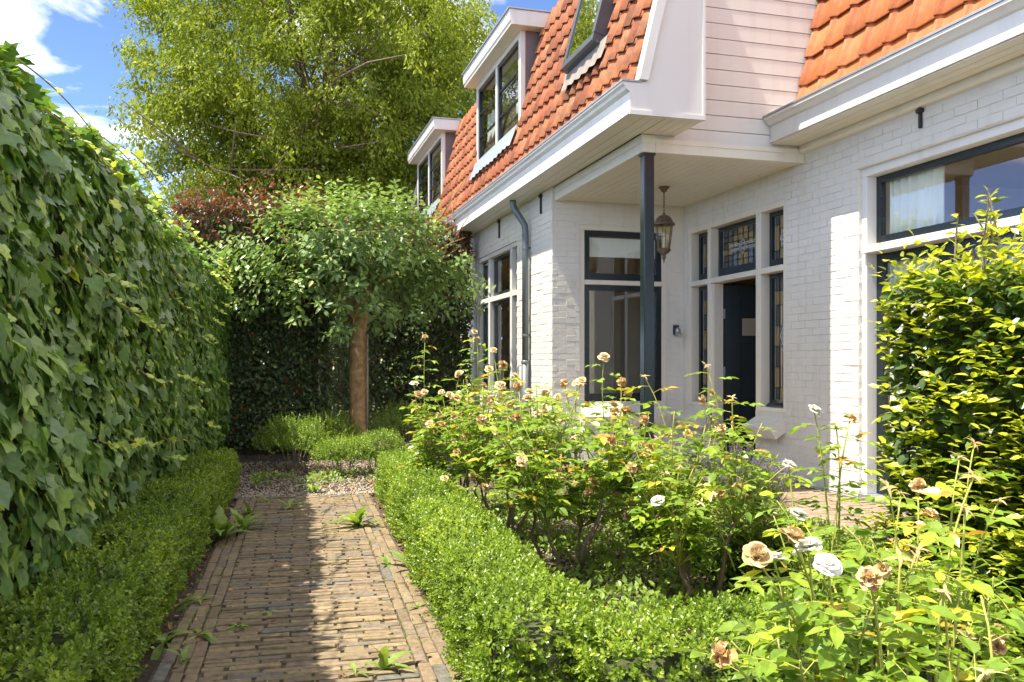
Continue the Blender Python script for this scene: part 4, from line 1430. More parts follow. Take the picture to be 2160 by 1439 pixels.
def P2(o, s):
    p = PO + PN * o + PD * s
    return (float(p[0]), float(p[1]))
box_hedge('shaded low box hedge along the ivy side of the brick path', P2(-0.855, -0.9), PD, 6.1, 0.44, 0.40, 1050, 0.025, 1.0)
box_hedge('sunlit low box hedge between the brick path and the rose bed', P2(0.735, -0.72), np.array(P2(0.85, 4.75)) - np.array(P2(0.735, -0.72)), 5.5, 0.39, 0.40, 1150, 0.0235, 2.0)
box_hedge('short low box hedge closing the rose bed at the bottom of the picture', (1.00, 2.60), (1, 0.02), 1.75, 0.50, 0.37, 1250, 0.0225, 3.0)
box_hedge('low box hedge behind the roses beside the patio', (2.66, 3.5), (0.0, 1), 3.4, 0.40, 0.38, 950, 0.022, 4.0)

def box_shrub(label, x, y, r, h, seed, n=900):
    t = thing('box_shrub', label, 'shrub', group='small loose box shrubs')
    st = MB()
    rr = random.Random(seed)
    for k in range(14):
        a = rr.uniform(0, 6.28); e = rr.uniform(0.3, 0.85)
        tip = (x + r * e * math.cos(a), y + r * e * math.sin(a), h * rr.uniform(0.6, 0.95))
        st.tube([(x + 0.05 * math.cos(a), y + 0.05 * math.sin(a), -0.02), (x + r * e * 0.45 * math.cos(a), y + r * e * 0.45 * math.sin(a), h * 0.4), tip], [0.006, 0.005, 0.002], 5)
    st.build('stems', M['cane_old'], t, rnd=0.5)
    d = rand_unit(n)
    d[:, 2] = np.abs(d[:, 2]) * 1.0 - 0.25
    rad = RNG.uniform(0.45, 1.0, n) ** 0.6
    P = np.stack([x + d[:, 0] * r * rad, y + d[:, 1] * r * rad, h * 0.5 + d[:, 2] * h * 0.55 * rad], -1)
    P += (lump(P, 6.0, seed) * 0.09)[:, None] * d
    P[:, 2] = np.maximum(P[:, 2], 0.03)
    A = unit(d * 0.7 + np.array([0, 0, 0.8]) + RNG.normal(size=(n, 3)) * 0.35)
    pos, R, sc, rd = sprigs(P, A, 10, RNG.uniform(0.05, 0.10, n), 0.021)
    scatter('foliage', BOXLEAF, pos, R, sc, M['box'], t, rd, 'stuff')
    rebase(t, (x, y, 0))
box_shrub('loose box shrub left of the small tree at the end of the path', 0.36, 10.35, 0.42, 0.62, 1, 1200)
box_shrub('low box shrub in front of the small tree trunk', 0.86, 9.75, 0.32, 0.40, 2, 800)
box_shrub('box shrub at the foot of the small tree beside the sunny hedge', 1.25, 9.9, 0.34, 0.46, 3, 900)
box_shrub('shaded box shrub right behind the small tree trunk', 1.95, 12.2, 0.55, 0.66, 4, 1100)
box_shrub('shaded box shrub between the small tree and the dark hedge', 0.85, 11.75, 0.4, 0.60, 5, 900)

# ---------------------------------------------------------------- ivy hedge
ivy = thing('ivy_hedge', 'tall shaded hedge wall overgrown with dark green lobed ivy leaves', 'hedge')
IV = [ivy_leaf(0), ivy_leaf(1)]
N3 = np.array([PN[0], PN[1], 0.0]); D3 = np.array([PD[0], PD[1], 0.0]); UP = np.array([0, 0, 1.0])
IVH, IVO = 2.36, -1.02
def ivy_pts(n, kind):
    s_ = RNG.uniform(-4.2, 9.2, n)
    if kind == 'face':
        z = RNG.uniform(0.05, IVH, n)
        o = np.full(n, IVO)
        o = o + 0.05 * np.sin(z * 1.6) - 0.10 * np.clip((z - (IVH - 0.35)) / 0.35, 0, 1) ** 2
        nrm = np.repeat(N3[None], n, 0) + UP * (np.clip((z - (IVH - 0.35)) / 0.35, 0, 1) * 0.8)[:, None]
    else:
        o = IVO - 0.08 - RNG.uniform(0, 0.75, n) ** 1.2
        z = np.full(n, IVH) + 0.03
        nrm = np.repeat(UP[None], n, 0) + N3 * 0.25
    P = np.array([PO[0], PO[1], 0])[None] + N3[None] * o[:, None] + D3[None] * s_[:, None] + UP[None] * z[:, None]
    nrm = unit(nrm)
    lum = lump(P, 1.7, 5.0) * 0.075 + lump(P, 5.0, 2.0) * 0.035
    P = P + nrm * lum[:, None]
    return P, nrm, s_
def ivy_set(n, kind, depth, smin, smax):
    P, nrm, s_ = ivy_pts(n, kind)
    P = P - nrm * (depth * RNG.random(n))[:, None]
    if kind == 'face':
        d = -UP * 0.75 + nrm * 0.22 + D3 * RNG.normal(size=n)[:, None] * 0.62 + RNG.normal(size=(n, 3)) * 0.25
        nn = nrm * 1.0 + UP * 0.45 + RNG.normal(size=(n, 3)) * 0.36
    else:
        d = N3 * 0.7 + RNG.normal(size=(n, 3)) * 0.6 + UP * 0.1
        nn = UP + RNG.normal(size=(n, 3)) * 0.35 + N3 * 0.2
    sc = smin + (smax - smin) * RNG.random(n) ** 1.8
    sc = np.where(s_ > 4, sc * 0.88, sc)
    young = RNG.random(n) < 0.20
    sc = np.where(young, sc * 0.62, sc)
    rd = np.where(young, RNG.uniform(0.75, 1.0, n), RNG.random(n) * 0.8)
    return P, frames(d, nn), sc, rd
A_ = [ivy_set(16000, 'face', 0.05, 0.048, 0.13), ivy_set(5300, 'top', 0.04, 0.06, 0.11)]
B_ = [ivy_set(10000, 'face', 0.13, 0.06, 0.115), ivy_set(2800, 'top', 0.10, 0.06, 0.11)]
Pa, Ra, Sa, Da = [np.concatenate([x[i] for x in A_]) for i in range(4)]
near, rest = split_near(Pa, 300, Sa, vis=(Sa > 0.08))
IVL = [0.08, 0.25, 0.42, 0.6, 0.78, 0.95]
ivar = leaf_variants('leaf', IV, M['ivy'], IVL)
leaf_objects('leaf', ivar, 6, Pa[near], Ra[near], Sa[near], Da[near], ivy)
Pb, Rb, Sb, Db = [np.concatenate([x[i] for x in B_]) for i in range(4)]
scatter('foliage', IV, np.concatenate([Pa[rest], Pb]), np.concatenate([Ra[rest], Rb]), np.concatenate([Sa[rest], Sb]), M['ivy'], ivy, np.concatenate([Da[rest], Db]), 'stuff')
# solid dark filler in place of stems, inner shade put into its colour
V, F = [], []
prof = [(IVO - 0.13, -0.02), (IVO - 0.10, 1.2), (IVO - 0.16, IVH - 0.18), (IVO - 0.3, IVH - 0.10), (IVO - 0.72, IVH - 0.10), (IVO - 0.85, IVH - 0.2), (IVO - 0.85, -0.02)]
for s_ in (-4.15, 9.15):
    for o, z in prof:
        V.append(pw(o, s_, z))
n = len(prof)
F = [tuple(range(n)), tuple(range(2 * n - 1, n - 1, -1))] + [(i, i + n, (i + 1) % n + n, (i + 1) % n) for i in range(n)]
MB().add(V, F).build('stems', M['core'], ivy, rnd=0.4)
# trailing runners
st = MB()
RP, RR, RS, RD = [], [], [], []
rr = random.Random(4)
for k in range(46):
    s0 = rr.uniform(0.0, 7.5)
    top = k < 24
    z0 = IVH - rr.uniform(-0.05, 0.25) if top else rr.uniform(0.5, 2.1)
    o0 = IVO + 0.03 - (0.12 if top else 0)
    L = rr.uniform(0.35, 0.8)
    pts = []
    for i in range(9):
        t = i / 8
        o = o0 + (0.10 + 0.16 * t if top else 0.05 + 0.09 * t)
        z = z0 + (0.03 - 0.22 * L * t * t if top else -0.30 * L * t + 0.16 * L * t * t)
        pts.append(np.array(pw(o, s0 + L * t, z)))
    st.tube(pts, [0.0035 - 0.0002 * i for i in range(9)], 5)
    for i in range(2, 9):
        for side in (-1, 1):
            if rr.random() < 0.35: continue
            RP.append(pts[i]); 
            d = UP * rr.uniform(-0.3, 0.6) * side + N3 * 0.5 + D3 * 0.4 + np.array([rr.gauss(0, 0.2) for _ in range(3)])
            RR.append((d, N3 * 0.6 + UP * 0.7 + np.array([rr.gauss(0, 0.3) for _ in range(3)])))
            RS.append(rr.uniform(0.035, 0.07) * (1.1 - 0.4 * i / 8)); RD.append(rr.uniform(0.8, 1.0))
st.build('runners', M['vine'], ivy, rnd=0.6)['kind'] = 'stuff'
scatter('runner_leaves', IV, np.array(RP), frames(np.array([r[0] for r in RR]), np.array([r[1] for r in RR])), np.array(RS), M['ivy'], ivy, np.array(RD), 'stuff')
rebase(ivy, pw(IVO - 0.4, 4.0, 0))

# ---------------------------------------------------------------- dark copper beech hedge at the back
cop = thing('copper_beech_hedge', 'tall dark hedge with copper red tips behind the small tree', 'hedge')
BEE = [ovate(0.62, 0.25, 0.12, 2, 0.45), ovate(0.56, 0.3, 0.05, 2, 0.45)]
PP, RRm, SS, DD = [], [], [], []
cm = MB()
for (x0, x1, y0, y1, h, dens) in ((-1.1, 0.90, 12.3, 12.95, 3.35, 1300), (0.90, 3.30, 14.0, 14.6, 3.45, 1300)):
    cm.box(x0 + 0.14, x1 - 0.14, y0 + 0.18, y1 - 0.14, -0.02, h - 0.20)
    for (kind, area) in (('f', (x1 - x0) * h), ('t', (x1 - x0) * 0.65), ('r', 0.65 * h)):
        n = int(area * dens)
        if kind == 'f':
            P = np.stack([RNG.uniform(x0, x1, n), np.full(n, y0), RNG.uniform(0.08, h, n)], -1); nm = np.array([0, -1, 0.0])
        elif kind == 't':
            P = np.stack([RNG.uniform(x0, x1, n), RNG.uniform(y0, y1, n), np.full(n, h)], -1); nm = np.array([0, 0, 1.0])
        else:
            P = np.stack([np.full(n, x1), RNG.uniform(y0, y1, n), RNG.uniform(0.08, h, n)], -1); nm = np.array([1.0, 0, 0])
        P = P + nm * (lump(P, 2.2, 3.0) * 0.07 + lump(P, 6.0, 1.0) * 0.05 - RNG.random(n) * 0.10)[:, None]
        if kind == 't': P[:, 2] += RNG.exponential(0.08, n)
        d = nm * 0.5 - UP * 0.5 + RNG.normal(size=(n, 3)) * 0.5
        nn = nm * 0.5 + UP * 0.6 + RNG.normal(size=(n, 3)) * 0.45
        PP.append(P); RRm.append(frames(d, nn)); SS.append(RNG.uniform(0.045, 0.085, n))
        # young leaves, mostly near the top, come out copper red
        hi = np.clip((P[:, 2] - 1.9) / 1.3, 0, 1)
        DD.append(np.where(RNG.random(n) < 0.05 + 0.62 * hi, RNG.uniform(0.7, 1.0, n), RNG.random(n) * 0.68))
# loose shoots above the top
for k in range(60):
    x = RNG.uniform(-0.9, 0.8); y = RNG.uniform(12.35, 12.9); hh = RNG.uniform(0.15, 0.5)
    m = 9
    t = RNG.random(m)
    P = np.stack([x + RNG.normal(size=m) * 0.05, y + RNG.normal(size=m) * 0.05, 3.33 + hh * t], -1)
    PP.append(P); RRm.append(frames(RNG.normal(size=(m, 3)) + UP * 0.3, RNG.normal(size=(m, 3)) + UP)); SS.append(RNG.uniform(0.04, 0.075, m)); DD.append(RNG.uniform(0.7, 1.0, m))
cm.build('hedge_core', M['core'], cop, rnd=0.3)
scatter('foliage', BEE, np.concatenate(PP), np.concatenate(RRm), np.concatenate(SS), M['copper'], cop, np.concatenate(DD), 'stuff')
rebase(cop, (1.0, 13.4, 0))

# ---------------------------------------------------------------- beech hedge at the right
bee = thing('beech_hedge', 'clipped beech hedge with glossy dark leaves and yellow green shoots before the large window', 'hedge')
BX0, BX1, BY0, BY1, BH = 2.53, 3.45, 1.9, 3.12, 1.53
MB().box(BX0 + 0.13, BX1 - 0.1, BY0 + 0.1, BY1 - 0.10, -0.02, BH - 0.16).build('hedge_core', M['core'], bee, rnd=0.4)
PP, RRm, SS, DD = [], [], [], []
faces = [('x', (BY1 - BY0) * BH, np.array([-1.0, 0, 0])), ('y', (BX1 - BX0) * BH, np.array([0, 1.0, 0])), ('n', (BX1 - BX0) * BH, np.array([0, -1.0, 0])), ('t', (BX1 - BX0) * (BY1 - BY0), UP)]
def face_pts(kind, n):
    if kind == 'x': return np.stack([np.full(n, BX0), RNG.uniform(BY0, BY1, n), RNG.uniform(0.1, BH, n)], -1)
    if kind == 'n': return np.stack([RNG.uniform(BX0, BX1, n), np.full(n, BY0), RNG.uniform(0.1, BH, n)], -1)
    if kind == 'y': return np.stack([RNG.uniform(BX0, BX1, n), np.full(n, BY1), RNG.uniform(0.1, BH, n)], -1)
    return np.stack([RNG.uniform(BX0, BX1, n), RNG.uniform(BY0, BY1, n), np.full(n, BH)], -1)
for kind, area, nm in faces:
    n = int(area * 1000)      # mature leaves lying over the face
    P = face_pts(kind, n)
    P = P + nm * (lump(P, 3.0, 8.0) * 0.05 - 0.03 - RNG.random(n) * 0.09)[:, None]
    d = nm * 0.7 - UP * 0.25 + RNG.normal(size=(n, 3)) * 0.5
    nn = UP * 0.75 + nm * 0.45 + RNG.normal(size=(n, 3)) * 0.4
    PP.append(P); RRm.append(frames(d, nn)); SS.append(RNG.uniform(0.05, 0.085, n)); DD.append(RNG.random(n) * 0.60)
    n = int(area * 290)       # young shoots
    P = face_pts(kind, n)
    P = P + nm * (lump(P, 3.0, 8.0) * 0.05 - 0.05)[:, None]
    A = unit(nm * 0.8 + UP * RNG.uniform(0.1, 0.9, n)[:, None] + RNG.normal(size=(n, 3)) * 0.3)
    Ls = RNG.uniform(0.06, 0.17, n) * np.where(kind == 't', 1.6, 1.0)
    side = unit(np.cross(A, UP))
    for j in range(6):
        t = (j + 0.5) / 6
        sg = 1 if j % 2 else -1
        PP.append(P + A * (Ls * t)[:, None])
        RRm.append(frames(A * 0.7 + side * sg * 0.8 - UP * 0.15 + RNG.normal(size=(n, 3)) * 0.2, UP + RNG.normal(size=(n, 3)) * 0.3))
        SS.append(RNG.uniform(0.04, 0.068, n) * (1.05 - 0.3 * t)); DD.append(np.clip(0.55 + 0.35 * t + RNG.normal(size=n) * 0.15, 0.3, 1))
P, R, S_, Dr = [np.concatenate(x) for x in (PP, RRm, SS, DD)]
vis = (P[:, 0] < BX0 + 0.05) & (P[:, 2] > 0.55)
near, rest = split_near(P, 280, S_, vis=vis)
bvar = leaf_variants('leaf', BEE, M['beech'], [0.08, 0.25, 0.42, 0.6, 0.78, 0.95])
leaf_objects('leaf', bvar, 6, P[near], R[near], S_[near], Dr[near], bee)
scatter('foliage', BEE, P[rest], R[rest], S_[rest], M['beech'], bee, Dr[rest], 'stuff')
# cut bare shoots standing above the top
st = MB()
PP, RRm, SS, DD = [], [], [], []
rr = random.Random(12)
for k in range(16):
    x, y = rr.uniform(BX0 + 0.02, BX0 + 0.35), rr.uniform(2.2, 3.05)
    h = rr.uniform(0.10, 0.34)
    top = (x + rr.uniform(-0.10, 0.05), y + rr.uniform(-0.08, 0.08), BH + h)
    pts = [(x, y, BH - 0.2), (x * 0.6 + top[0] * 0.4, y, BH + h * 0.4), top]
    st.tube(pts, [0.005, 0.004, 0.003], 6)
    for i in range(8):
        t = rr.uniform(0.2, 1.0)
        p = np.array(pts[1]) * (1 - t) + np.array(top) * t
        PP.append(p); RRm.append((np.array([rr.gauss(0, 1), rr.gauss(0, 1), rr.uniform(0, 0.8)]), np.array([rr.gauss(0, 0.4), rr.gauss(0, 0.4), 1])))
        SS.append(rr.uniform(0.03, 0.06)); DD.append(rr.uniform(0.6, 1))
st.build('bare_shoots', M['cane_old'], bee, rnd=0.8)
scatter('shoot_leaves', BEE, np.array(PP), frames(np.array([r[0] for r in RRm]), np.array([r[1] for r in RRm])), np.array(SS), M['beech'], bee, np.array(DD), 'stuff')
rebase(bee, (3.0, 2.5, 0))

# ---------------------------------------------------------------- trees
def limb(mb, p, q, r0, r1, bend=0.1, n=5, sides=7, rr=random):
    p, q = Vector(p), Vector(q)
    d = q - p
    off = Vector((rr.gauss(0, 1), rr.gauss(0, 1), rr.gauss(0, 0.6))) * bend * d.length
    pts, rad = [], []
    for i in range(n + 1):
        t = i / n
        pts.append(p + d * t + off * math.sin(math.pi * t) * 0.5)
        rad.append(r0 + (r1 - r0) * t)
    mb.tube(pts, rad, sides)
    return pts

def tall_tree():
    t = thing('tall_tree', 'tall yellow green broadleaf tree rising behind the house and hedge', 'tree')
    rr = random.Random(3)
    bx, by = 1.55, 23.4
    C = np.array([1.55, 23.4, 8.9]); RA = np.array([4.7, 4.0, 4.1])
    tr = MB()
    tp = limb(tr, (bx, by, -0.1), (bx - 0.2, by, 5.6), 0.42, 0.30, 0.03, 6, 10, rr)
    limbs = MB()
    fork = tp[-1]
    limb(limbs, fork, (C[0] + 0.3, C[1], 12.4), 0.26, 0.05, 0.05, 7, 8, rr)
    tips = []
    for k in range(17):
        a = k * 2.4 + rr.uniform(-0.3, 0.3)
        z0 = rr.uniform(4.2, 8.6)
        st = Vector((bx - 0.2, by, z0)) if z0 > 5.6 else Vector((bx - 0.12, by, z0))
        e = Vector((C[0] + RA[0] * 0.68 * math.cos(a), C[1] + RA[1] * 0.68 * math.sin(a), z0 + rr.uniform(0.3, 2.6)))
        pts = limb(limbs, st, e, 0.14, 0.03, 0.10, 7, 7, rr)
        for p in pts[2:]:
            for _ in range(3):
                q = p + Vector((rr.gauss(0, 1), rr.gauss(0, 1), rr.gauss(0.2, 0.7))) * 1.1
                limb(limbs, p, q, 0.035, 0.010, 0.15, 3, 5, rr)
                tips.append(q)
    tr.build('trunk', M['bark'], t, smooth=True, rnd=0.3)
    limbs.build('limbs', M['bark'], t, smooth=True, rnd=0.6)
    # layered clumps of hanging leaf sprays
    nc = 340
    d = rand_unit(nc)
    rad = 0.35 + 0.65 * RNG.random(nc) ** 0.5
    CC = C[None] + d * RA[None] * rad[:, None]
    CC = CC[CC[:, 2] > 5.2]
    CC = np.concatenate([CC, np.array([[-2.3, 22.6, 6.0], [-1.5, 21.6, 5.5], [-1.0, 22.0, 5.2], [0.6, 21.4, 5.4], [3.0, 22.0, 6.0], [2.0, 21.2, 5.6], [-2.7, 22.8, 7.4], [4.6, 22.5, 7.5], [5.4, 23.0, 9.2]])])
    k2 = 46
    CC = np.concatenate([CC, np.stack([RNG.uniform(-2.6, 4.6, k2), RNG.uniform(21.6, 25.0, k2), RNG.uniform(4.3, 6.8, k2)], -1)])
    per = 19
    cr = RNG.uniform(0.40, 0.95, len(CC))
    P = np.repeat(CC, per, 0) + rand_unit(len(CC) * per) * (np.repeat(cr, per) * RNG.random(len(CC) * per) ** 0.4)[:, None] * np.array([1.15, 1.15, 0.62])
    P = np.concatenate([P, np.array([tuple(q) for q in tips])])
    m = 26
    n = len(P)
    ax = unit(np.stack([RNG.normal(size=n), RNG.normal(size=n), RNG.normal(size=n) * 0.3], -1))
    pos, dr, nr, sc, rd = [], [], [], [], []
    br = RNG.random(n)
    for j in range(m):
        tt = RNG.uniform(-1, 1, n)
        off = ax * (tt * 0.30)[:, None] + RNG.normal(size=(n, 3)) * 0.09
        off[:, 2] -= 0.22 * tt ** 2 + 0.08 * RNG.random(n)
        pos.append(P + off)
        dr.append(np.stack([RNG.normal(size=n) * 0.5, RNG.normal(size=n) * 0.5, np.full(n, -0.7)], -1) + ax * 0.5 * np.sign(tt)[:, None])
        nr.append(rand_unit(n) + np.array([0, 0, 0.35]))
        sc.append(RNG.uniform(0.08, 0.15, n)); rd.append(np.clip(br * 0.6 + RNG.random(n) * 0.4, 0, 1))
    scatter('crown', [small_leaf(0.42, 0.10), small_leaf(0.5, 0.05)], np.concatenate(pos), frames(np.concatenate(dr), np.concatenate(nr)), np.concatenate(sc), M['tall'], t, np.concatenate(rd), 'stuff')
    rebase(t, (bx, by, 0))
tall_tree()

def small_tree():
    t = thing('small_tree', 'small standard tree with smooth brown trunk and wide round crown at the path end', 'tree')
    rr = random.Random(8)
    bx, by = 1.29, 12.15
    tr = MB().tube([(bx + 0.02, by, -0.05), (bx + 0.01, by, 0.1), (bx - 0.01, by, 0.5), (bx - 0.025, by, 1.1), (bx - 0.015, by, 1.65), (bx + 0.03, by, 2.05), (bx + 0.10, by, 2.45)], [0.155, 0.128, 0.118, 0.110, 0.108, 0.110, 0.085], 14)
    tr.build('trunk', M['bark_smooth'], t, smooth=True, rnd=0.5)
    MB().tube([(bx + 0.098, by - 0.085, -0.05), (bx + 0.098, by - 0.085, 1.62)], 0.016, 8).build('support_stake', M['cane_old'], t, smooth=True, rnd=0.9)
    limbs = MB()
    limbs.tube([(bx - 0.02, by - 0.02, 1.78), (bx - 0.14, by - 0.08, 1.97), (bx - 0.24, by - 0.13, 2.06), (bx - 0.32, by - 0.15, 2.10)], [0.06, 0.05, 0.042, 0.03], 9)
    for k in range(15):
        a = k * 2.4
        z0 = rr.uniform(2.05, 2.4)
        e = (bx + 1.35 * math.cos(a) * rr.uniform(0.6, 1), by + 1.3 * math.sin(a) * rr.uniform(0.6, 1), rr.uniform(2.35, 3.2))
        pts = limb(limbs, (bx + 0.03, by, z0), e, 0.035, 0.010, 0.15, 5, 6, rr)
        for p in pts[2:]:
            q = p + Vector((rr.gauss(0, 0.3), rr.gauss(0, 0.3), rr.gauss(0.1, 0.25)))
            limb(limbs, p, q, 0.010, 0.004, 0.1, 3, 5, rr)
    limbs.build('limbs', M['bark_smooth'], t, smooth=True, rnd=0.3)
    C = np.array([bx - 0.12, by - 0.1, 2.56]); RA = np.array([1.74, 1.12, 0.72])
    n = 760
    d = rand_unit(n)
    rad = RNG.random(n) ** 0.45
    P = C[None] + d * RA[None] * rad[:, None]
    P += d * (lump(P, 2.1, 2.0) * 0.34)[:, None]
    P[:, 2] -= 0.38 * np.clip(np.hypot(P[:, 0] - C[0], P[:, 1] - C[1]) / 1.6, 0, 1.2) ** 2
    P = P[(lump(P, 2.4, 6.0) > -0.42) & (P[:, 0] < 2.85)]
    # upright shoots along the top
    k = 150
    a = RNG.uniform(0, 6.28, k); r_ = np.sqrt(RNG.random(k)) * 1.25
    Q = np.stack([C[0] + r_ * np.cos(a), C[1] + r_ * np.sin(a), C[2] + 0.70 * np.sqrt(np.maximum(0, 1 - (r_ / 1.6) ** 2)) - 0.05], -1)
    P = np.concatenate([P, Q]); n = len(P)
    ax = unit(d[:n] if False else (P - C) * np.array([1, 1, 0.6]) + UP * 0.7 + RNG.normal(size=(n, 3)) * 0.5)
    ax[-k:] = unit(UP + RNG.normal(size=(k, 3)) * 0.22)
    s1 = unit(np.cross(ax, rand_unit(n))); s2 = np.cross(ax, s1)
    pos, dr, nr, sc, rd = [], [], [], [], []
    br = RNG.random(n)
    L = np.where(np.arange(n) >= n - k, RNG.uniform(0.15, 0.5, n), 0.27)
    for j in range(12):
        tt = j / 11
        an = j * 2.4 + RNG.random(n)
        rdv = s1 * np.cos(an)[:, None] + s2 * np.sin(an)[:, None]
        pos.append(P + ax * (L * tt)[:, None] + rdv * 0.02)
        dr.append(rdv + ax * (0.1 + 0.6 * tt) - UP * 0.25)
        nr.append(UP * 0.8 + ax * 0.5 + RNG.normal(size=(n, 3)) * 0.4)
        sc.append(RNG.uniform(0.09, 0.145, n) * (1.1 - 0.45 * tt)); rd.append(np.clip(0.1 + 0.45 * br + 0.35 * tt + RNG.normal(size=n) * 0.12, 0, 1))
    scatter('crown', [ovate(0.58, 0.22, 0.16, 2, 0.45), ovate(0.52, 0.30, 0.05, 2, 0.45)], np.concatenate(pos), frames(np.concatenate(dr), np.concatenate(nr)), np.concatenate(sc), M['pear'], t, np.concatenate(rd), 'stuff')
    rebase(t, (bx, by, 0))
small_tree()

# ---------------------------------------------------------------- rose blooms
def petal(w, l, cup, wave, rr, back=0.0):
    V = []
    for j in range(4):
        v = j / 3
        for i in range(5):
            u = (i / 4 - 0.5)
            ww = w * (0.35 + 0.75 * math.sin(math.pi * min(1, v * 0.62 + 0.02)))
            x = u * ww
            y = l * v * (1 - 0.30 * (2 * u) ** 2 * v * v)
            z = cup * (2 * u) ** 2 * 0.5 + cup * 0.6 * v * v - back * v ** 3 + rr.uniform(-wave, wave)
            V.append((x, y, z))
    F = []
    for j in range(3):
        for i in range(4):
            a = j * 5 + i
            F.append((a, a + 1, a + 6, a + 5))
    return np.array(V), F

def bloom_mesh(name, mat, whorls, seed, wave=0.02, size=1.0, droop=0.0):
    """whorls: (count, elevation deg, length, width, cup)"""
    rr = random.Random(seed)
    Vs, Fs, Rd, k = [], [], [], 0
    for (cnt, el, ln, wd, cup) in whorls:
        a0 = rr.uniform(0, 6.28)
        for c in range(cnt):
            V, F = petal(wd, ln, cup, wave, rr, 0.25 * ln if el < 45 else 0.05)
            e = math.radians(el + rr.gauss(0, 8 + droop))
            a = a0 + 2 * math.pi * c / cnt + rr.gauss(0, 0.12)
            Rm = (Matrix.Rotation(a, 3, 'Z') @ Matrix.Rotation(e, 3, 'X') @ Matrix.Rotation(rr.gauss(0, 0.1 + droop * 0.01), 3, 'Y'))
            P = V @ np.array(Rm).T + np.array([0, 0, 0.08])
            Vs.append(P); Fs += [tuple(i + k for i in f) for f in F]; Rd.append(np.full(len(V), rr.random())); k += len(V)
    V = np.concatenate(Vs) * size
    lp = np.concatenate([np.array(f) for f in Fs])
    return np_mesh(name, V, lp, [4] * len(Fs), mat, np.concatenate(Rd), True)

W_OPEN = [(6, 18, 1.0, 1.0, 0.16), (6, 38, 0.85, 0.9, 0.2), (5, 60, 0.62, 0.7, 0.25), (4, 78, 0.42, 0.5, 0.2)]
W_FLAT = [(6, 8, 1.0, 1.05, 0.10), (6, 25, 0.85, 0.95, 0.16), (5, 45, 0.55, 0.6, 0.2)]
W_CUP = [(6, 30, 1.0, 1.1, 0.3), (6, 55, 0.92, 1.0, 0.3), (6, 72, 0.80, 0.8, 0.3), (5, 84, 0.62, 0.6, 0.25)]
W_DRY = [(7, -25, 0.9, 0.7, 0.35), (6, 10, 0.85, 0.6, 0.4), (6, 40, 0.7, 0.6, 0.4), (5, 70, 0.5, 0.5, 0.3)]
BLOOMS = {
    'w': [bloom_mesh('white_bloom', M['petal_white'], W_OPEN, s, 0.035) for s in (1, 2)] + [bloom_mesh('white_bloom', M['petal_white'], W_FLAT, 3, 0.035)],
    'C': [bloom_mesh('cream_bloom', M['petal_cream'], W_CUP, s, 0.04) for s in (4, 5)],
    'c': [bloom_mesh('cream_bloom', M['petal_cream'], W_OPEN, s, 0.07, 1, 10) for s in (6, 7)],
    'd': [bloom_mesh('faded_bloom', M['petal_dry'], W_DRY, s, 0.12, 1, 22) for s in (8, 9, 10)],
}
def star_mesh(seed):
    rr = random.Random(seed)
    Vs, Fs, k = [], [], 0
    T, F = ovate(0.30, 0.3, 0.25, 2, 0.3)
    for c in range(5):
        Rm = Matrix.Rotation(2 * math.pi * c / 5 + rr.gauss(0, 0.15), 3, 'Z') @ Matrix.Rotation(math.radians(rr.uniform(-15, 30)), 3, 'X')
        Vs.append(T @ np.array(Rm).T * rr.uniform(0.85, 1.1)); Fs += [tuple(i + k for i in f) for f in F]; k += len(T)
    mb = MB().lathe([(0.05, -0.30), (0.17, -0.2), (0.2, -0.08), (0.15, 0.03), (0.04, 0.05)], (0, 0, 0), 8)
    Vs.append(np.array(mb.v)); Fs += [tuple(i + k for i in f) for f in mb.f]
    V = np.concatenate(Vs)
    return np_mesh('seed_star', V, np.concatenate([np.array(f) for f in Fs]), [len(f) for f in Fs], M['sepal'], np.full(len(V), rr.random()), False)
BLOOMS['s'] = [star_mesh(s) for s in (1, 2, 3)]
BSIZE = {'w': 0.036, 'C': 0.042, 'c': 0.036, 'd': 0.036, 's': 0.036}
BNAME = {'w': 'white_bloom', 'C': 'cream_bloom', 'c': 'cream_bloom', 'd': 'faded_bloom', 's': 'seed_star'}
ROSE = [ovate(0.56, 0.28, 0.12, 3, 0.44), ovate(0.50, 0.20, 0.22, 3, 0.44)]
rose_var = leaf_variants('leaflet', ROSE, M['rose_leaf'], [0.08, 0.25, 0.42, 0.6, 0.78, 0.95])

